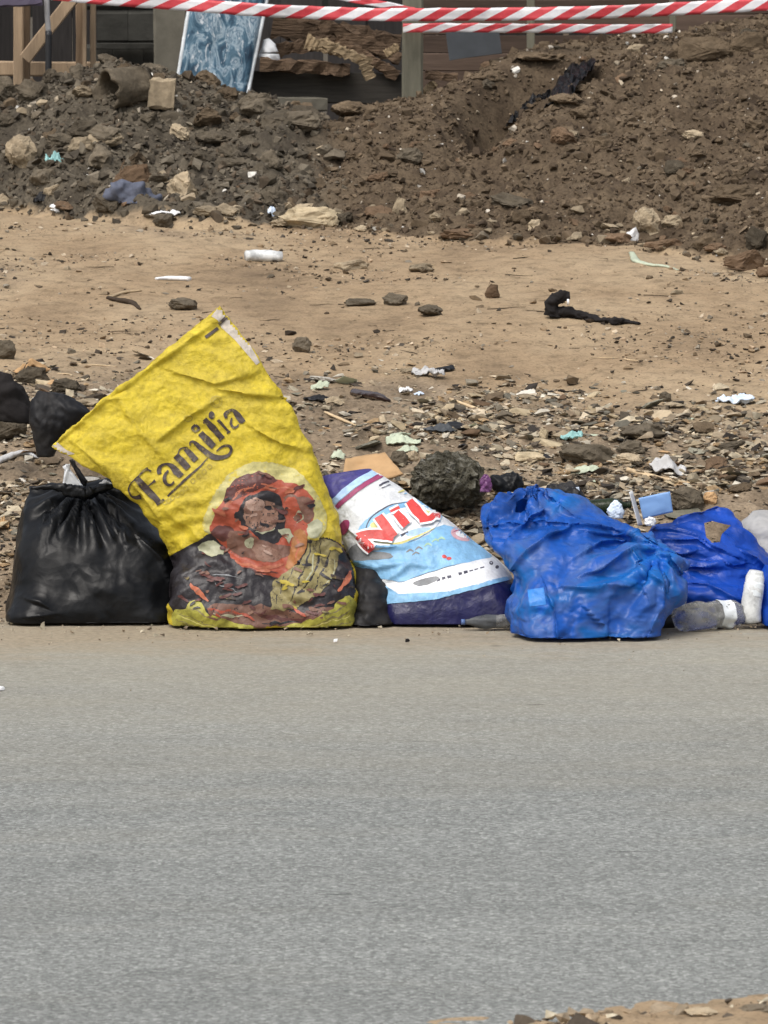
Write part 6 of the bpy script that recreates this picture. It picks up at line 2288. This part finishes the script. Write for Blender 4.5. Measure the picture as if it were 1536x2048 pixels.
single(110, (-1.5, 1.5), (12.5, 15.0), lambda x, y: zones(x, y)[2], 'litter_scrap', ['drab_scrap', 'drab_scrap', 'pale_scrap', 'black_film_dull', 'pale_scrap', 'drab_scrap', 'cardboard', 'pale_green'], .03, .095, (.05, .22),
       'scrap of litter', 'scrap', 'scraps of litter on the lower bank', 'band', .05, .8)
single(40, (-1.9, 1.9), (14.4, 17.4), lambda x, y: (1 - zones(x, y)[1]) * .8, 'pebble', ['grey_rock', 'dark_twig', 'pale_stone', 'clay_rock'], .018, .045, (.3, .6),
       'pebble on the bare bank', 'pebble', 'pebbles on the bare bank', 'bank')
# stones of the near verge
for i, (px, w, h, m, lab) in enumerate([(1400, 70, 14, 'pale_stone', 'pale stone on the near verge left of the dark one'), (1512, 76, 20, 'grey_rock', 'dark stone on the near verge in the frame corner')]):
    Y = 7.25
    p_ = at(px, 2046, Y)
    o = link('stone', rock_data(BIGROCKS[i + 2], m))
    s = 1 / pxm(Y)
    o.scale = (w * s, w * s * .7, h * s * 1.3)
    o.location = (float(p_[0]), Y, .008)
    tag(o, lab, 'stone')

# dry twigs and straws on the bank
twig_protos = []
for k in range(9):
    q = np.array([(0, 0, 0), (.3, .09 * sr.normal(), .04 * sr.random()), (.65, .12 * sr.normal(), .05 * sr.random()), (1, .18 * sr.normal(), .02)])
    me = tube_mesh(q, [.02, .028, .024, .008], 6, .8, k, .2, 3)
    twig_protos.append(me)
tw = {True: [], False: []}
for k in range(150):
    for _ in range(50):
        x, y = sr.uniform(-1.7, 1.7), 12.6 + 5 * sr.random() ** 1.3
        if abs(x) * FPX / y < 760 and zones(np.array([x]), np.array([y]))[1][0] < .3: break
    dark = bool(sr.random() < .6)
    o = link('twig', rock_data(twig_protos[sr.integers(9)], 'dark_twig' if dark else 'pale_twig'))
    s = .02 + .11 * sr.random() ** 1.8
    o.scale = (s, s, s * .7)
    o.rotation_euler = (0, sr.normal(0, .05), sr.normal(0, 1.0) + (math.pi if sr.random() < .5 else 0))
    z = float(hz(x, y))
    o.location = (x, y, z + .002)
    tag(o, None, 'twig', 'dark twigs on the bank' if dark else 'pale straws on the bank')
    u, v = to_px(np.array([x, y, z]))
    tw[dark].append((o, s, 'dark' if dark else 'pale', float(u), float(v)))
for dk in tw:
    lo = [q for q in tw[dk] if q[4] > 720]
    describe(lo, 'dry twig on the lower bank', 'band')
    describe([q for q in tw[dk] if q[4] <= 720], 'dry twig on the bare bank', 'bank')
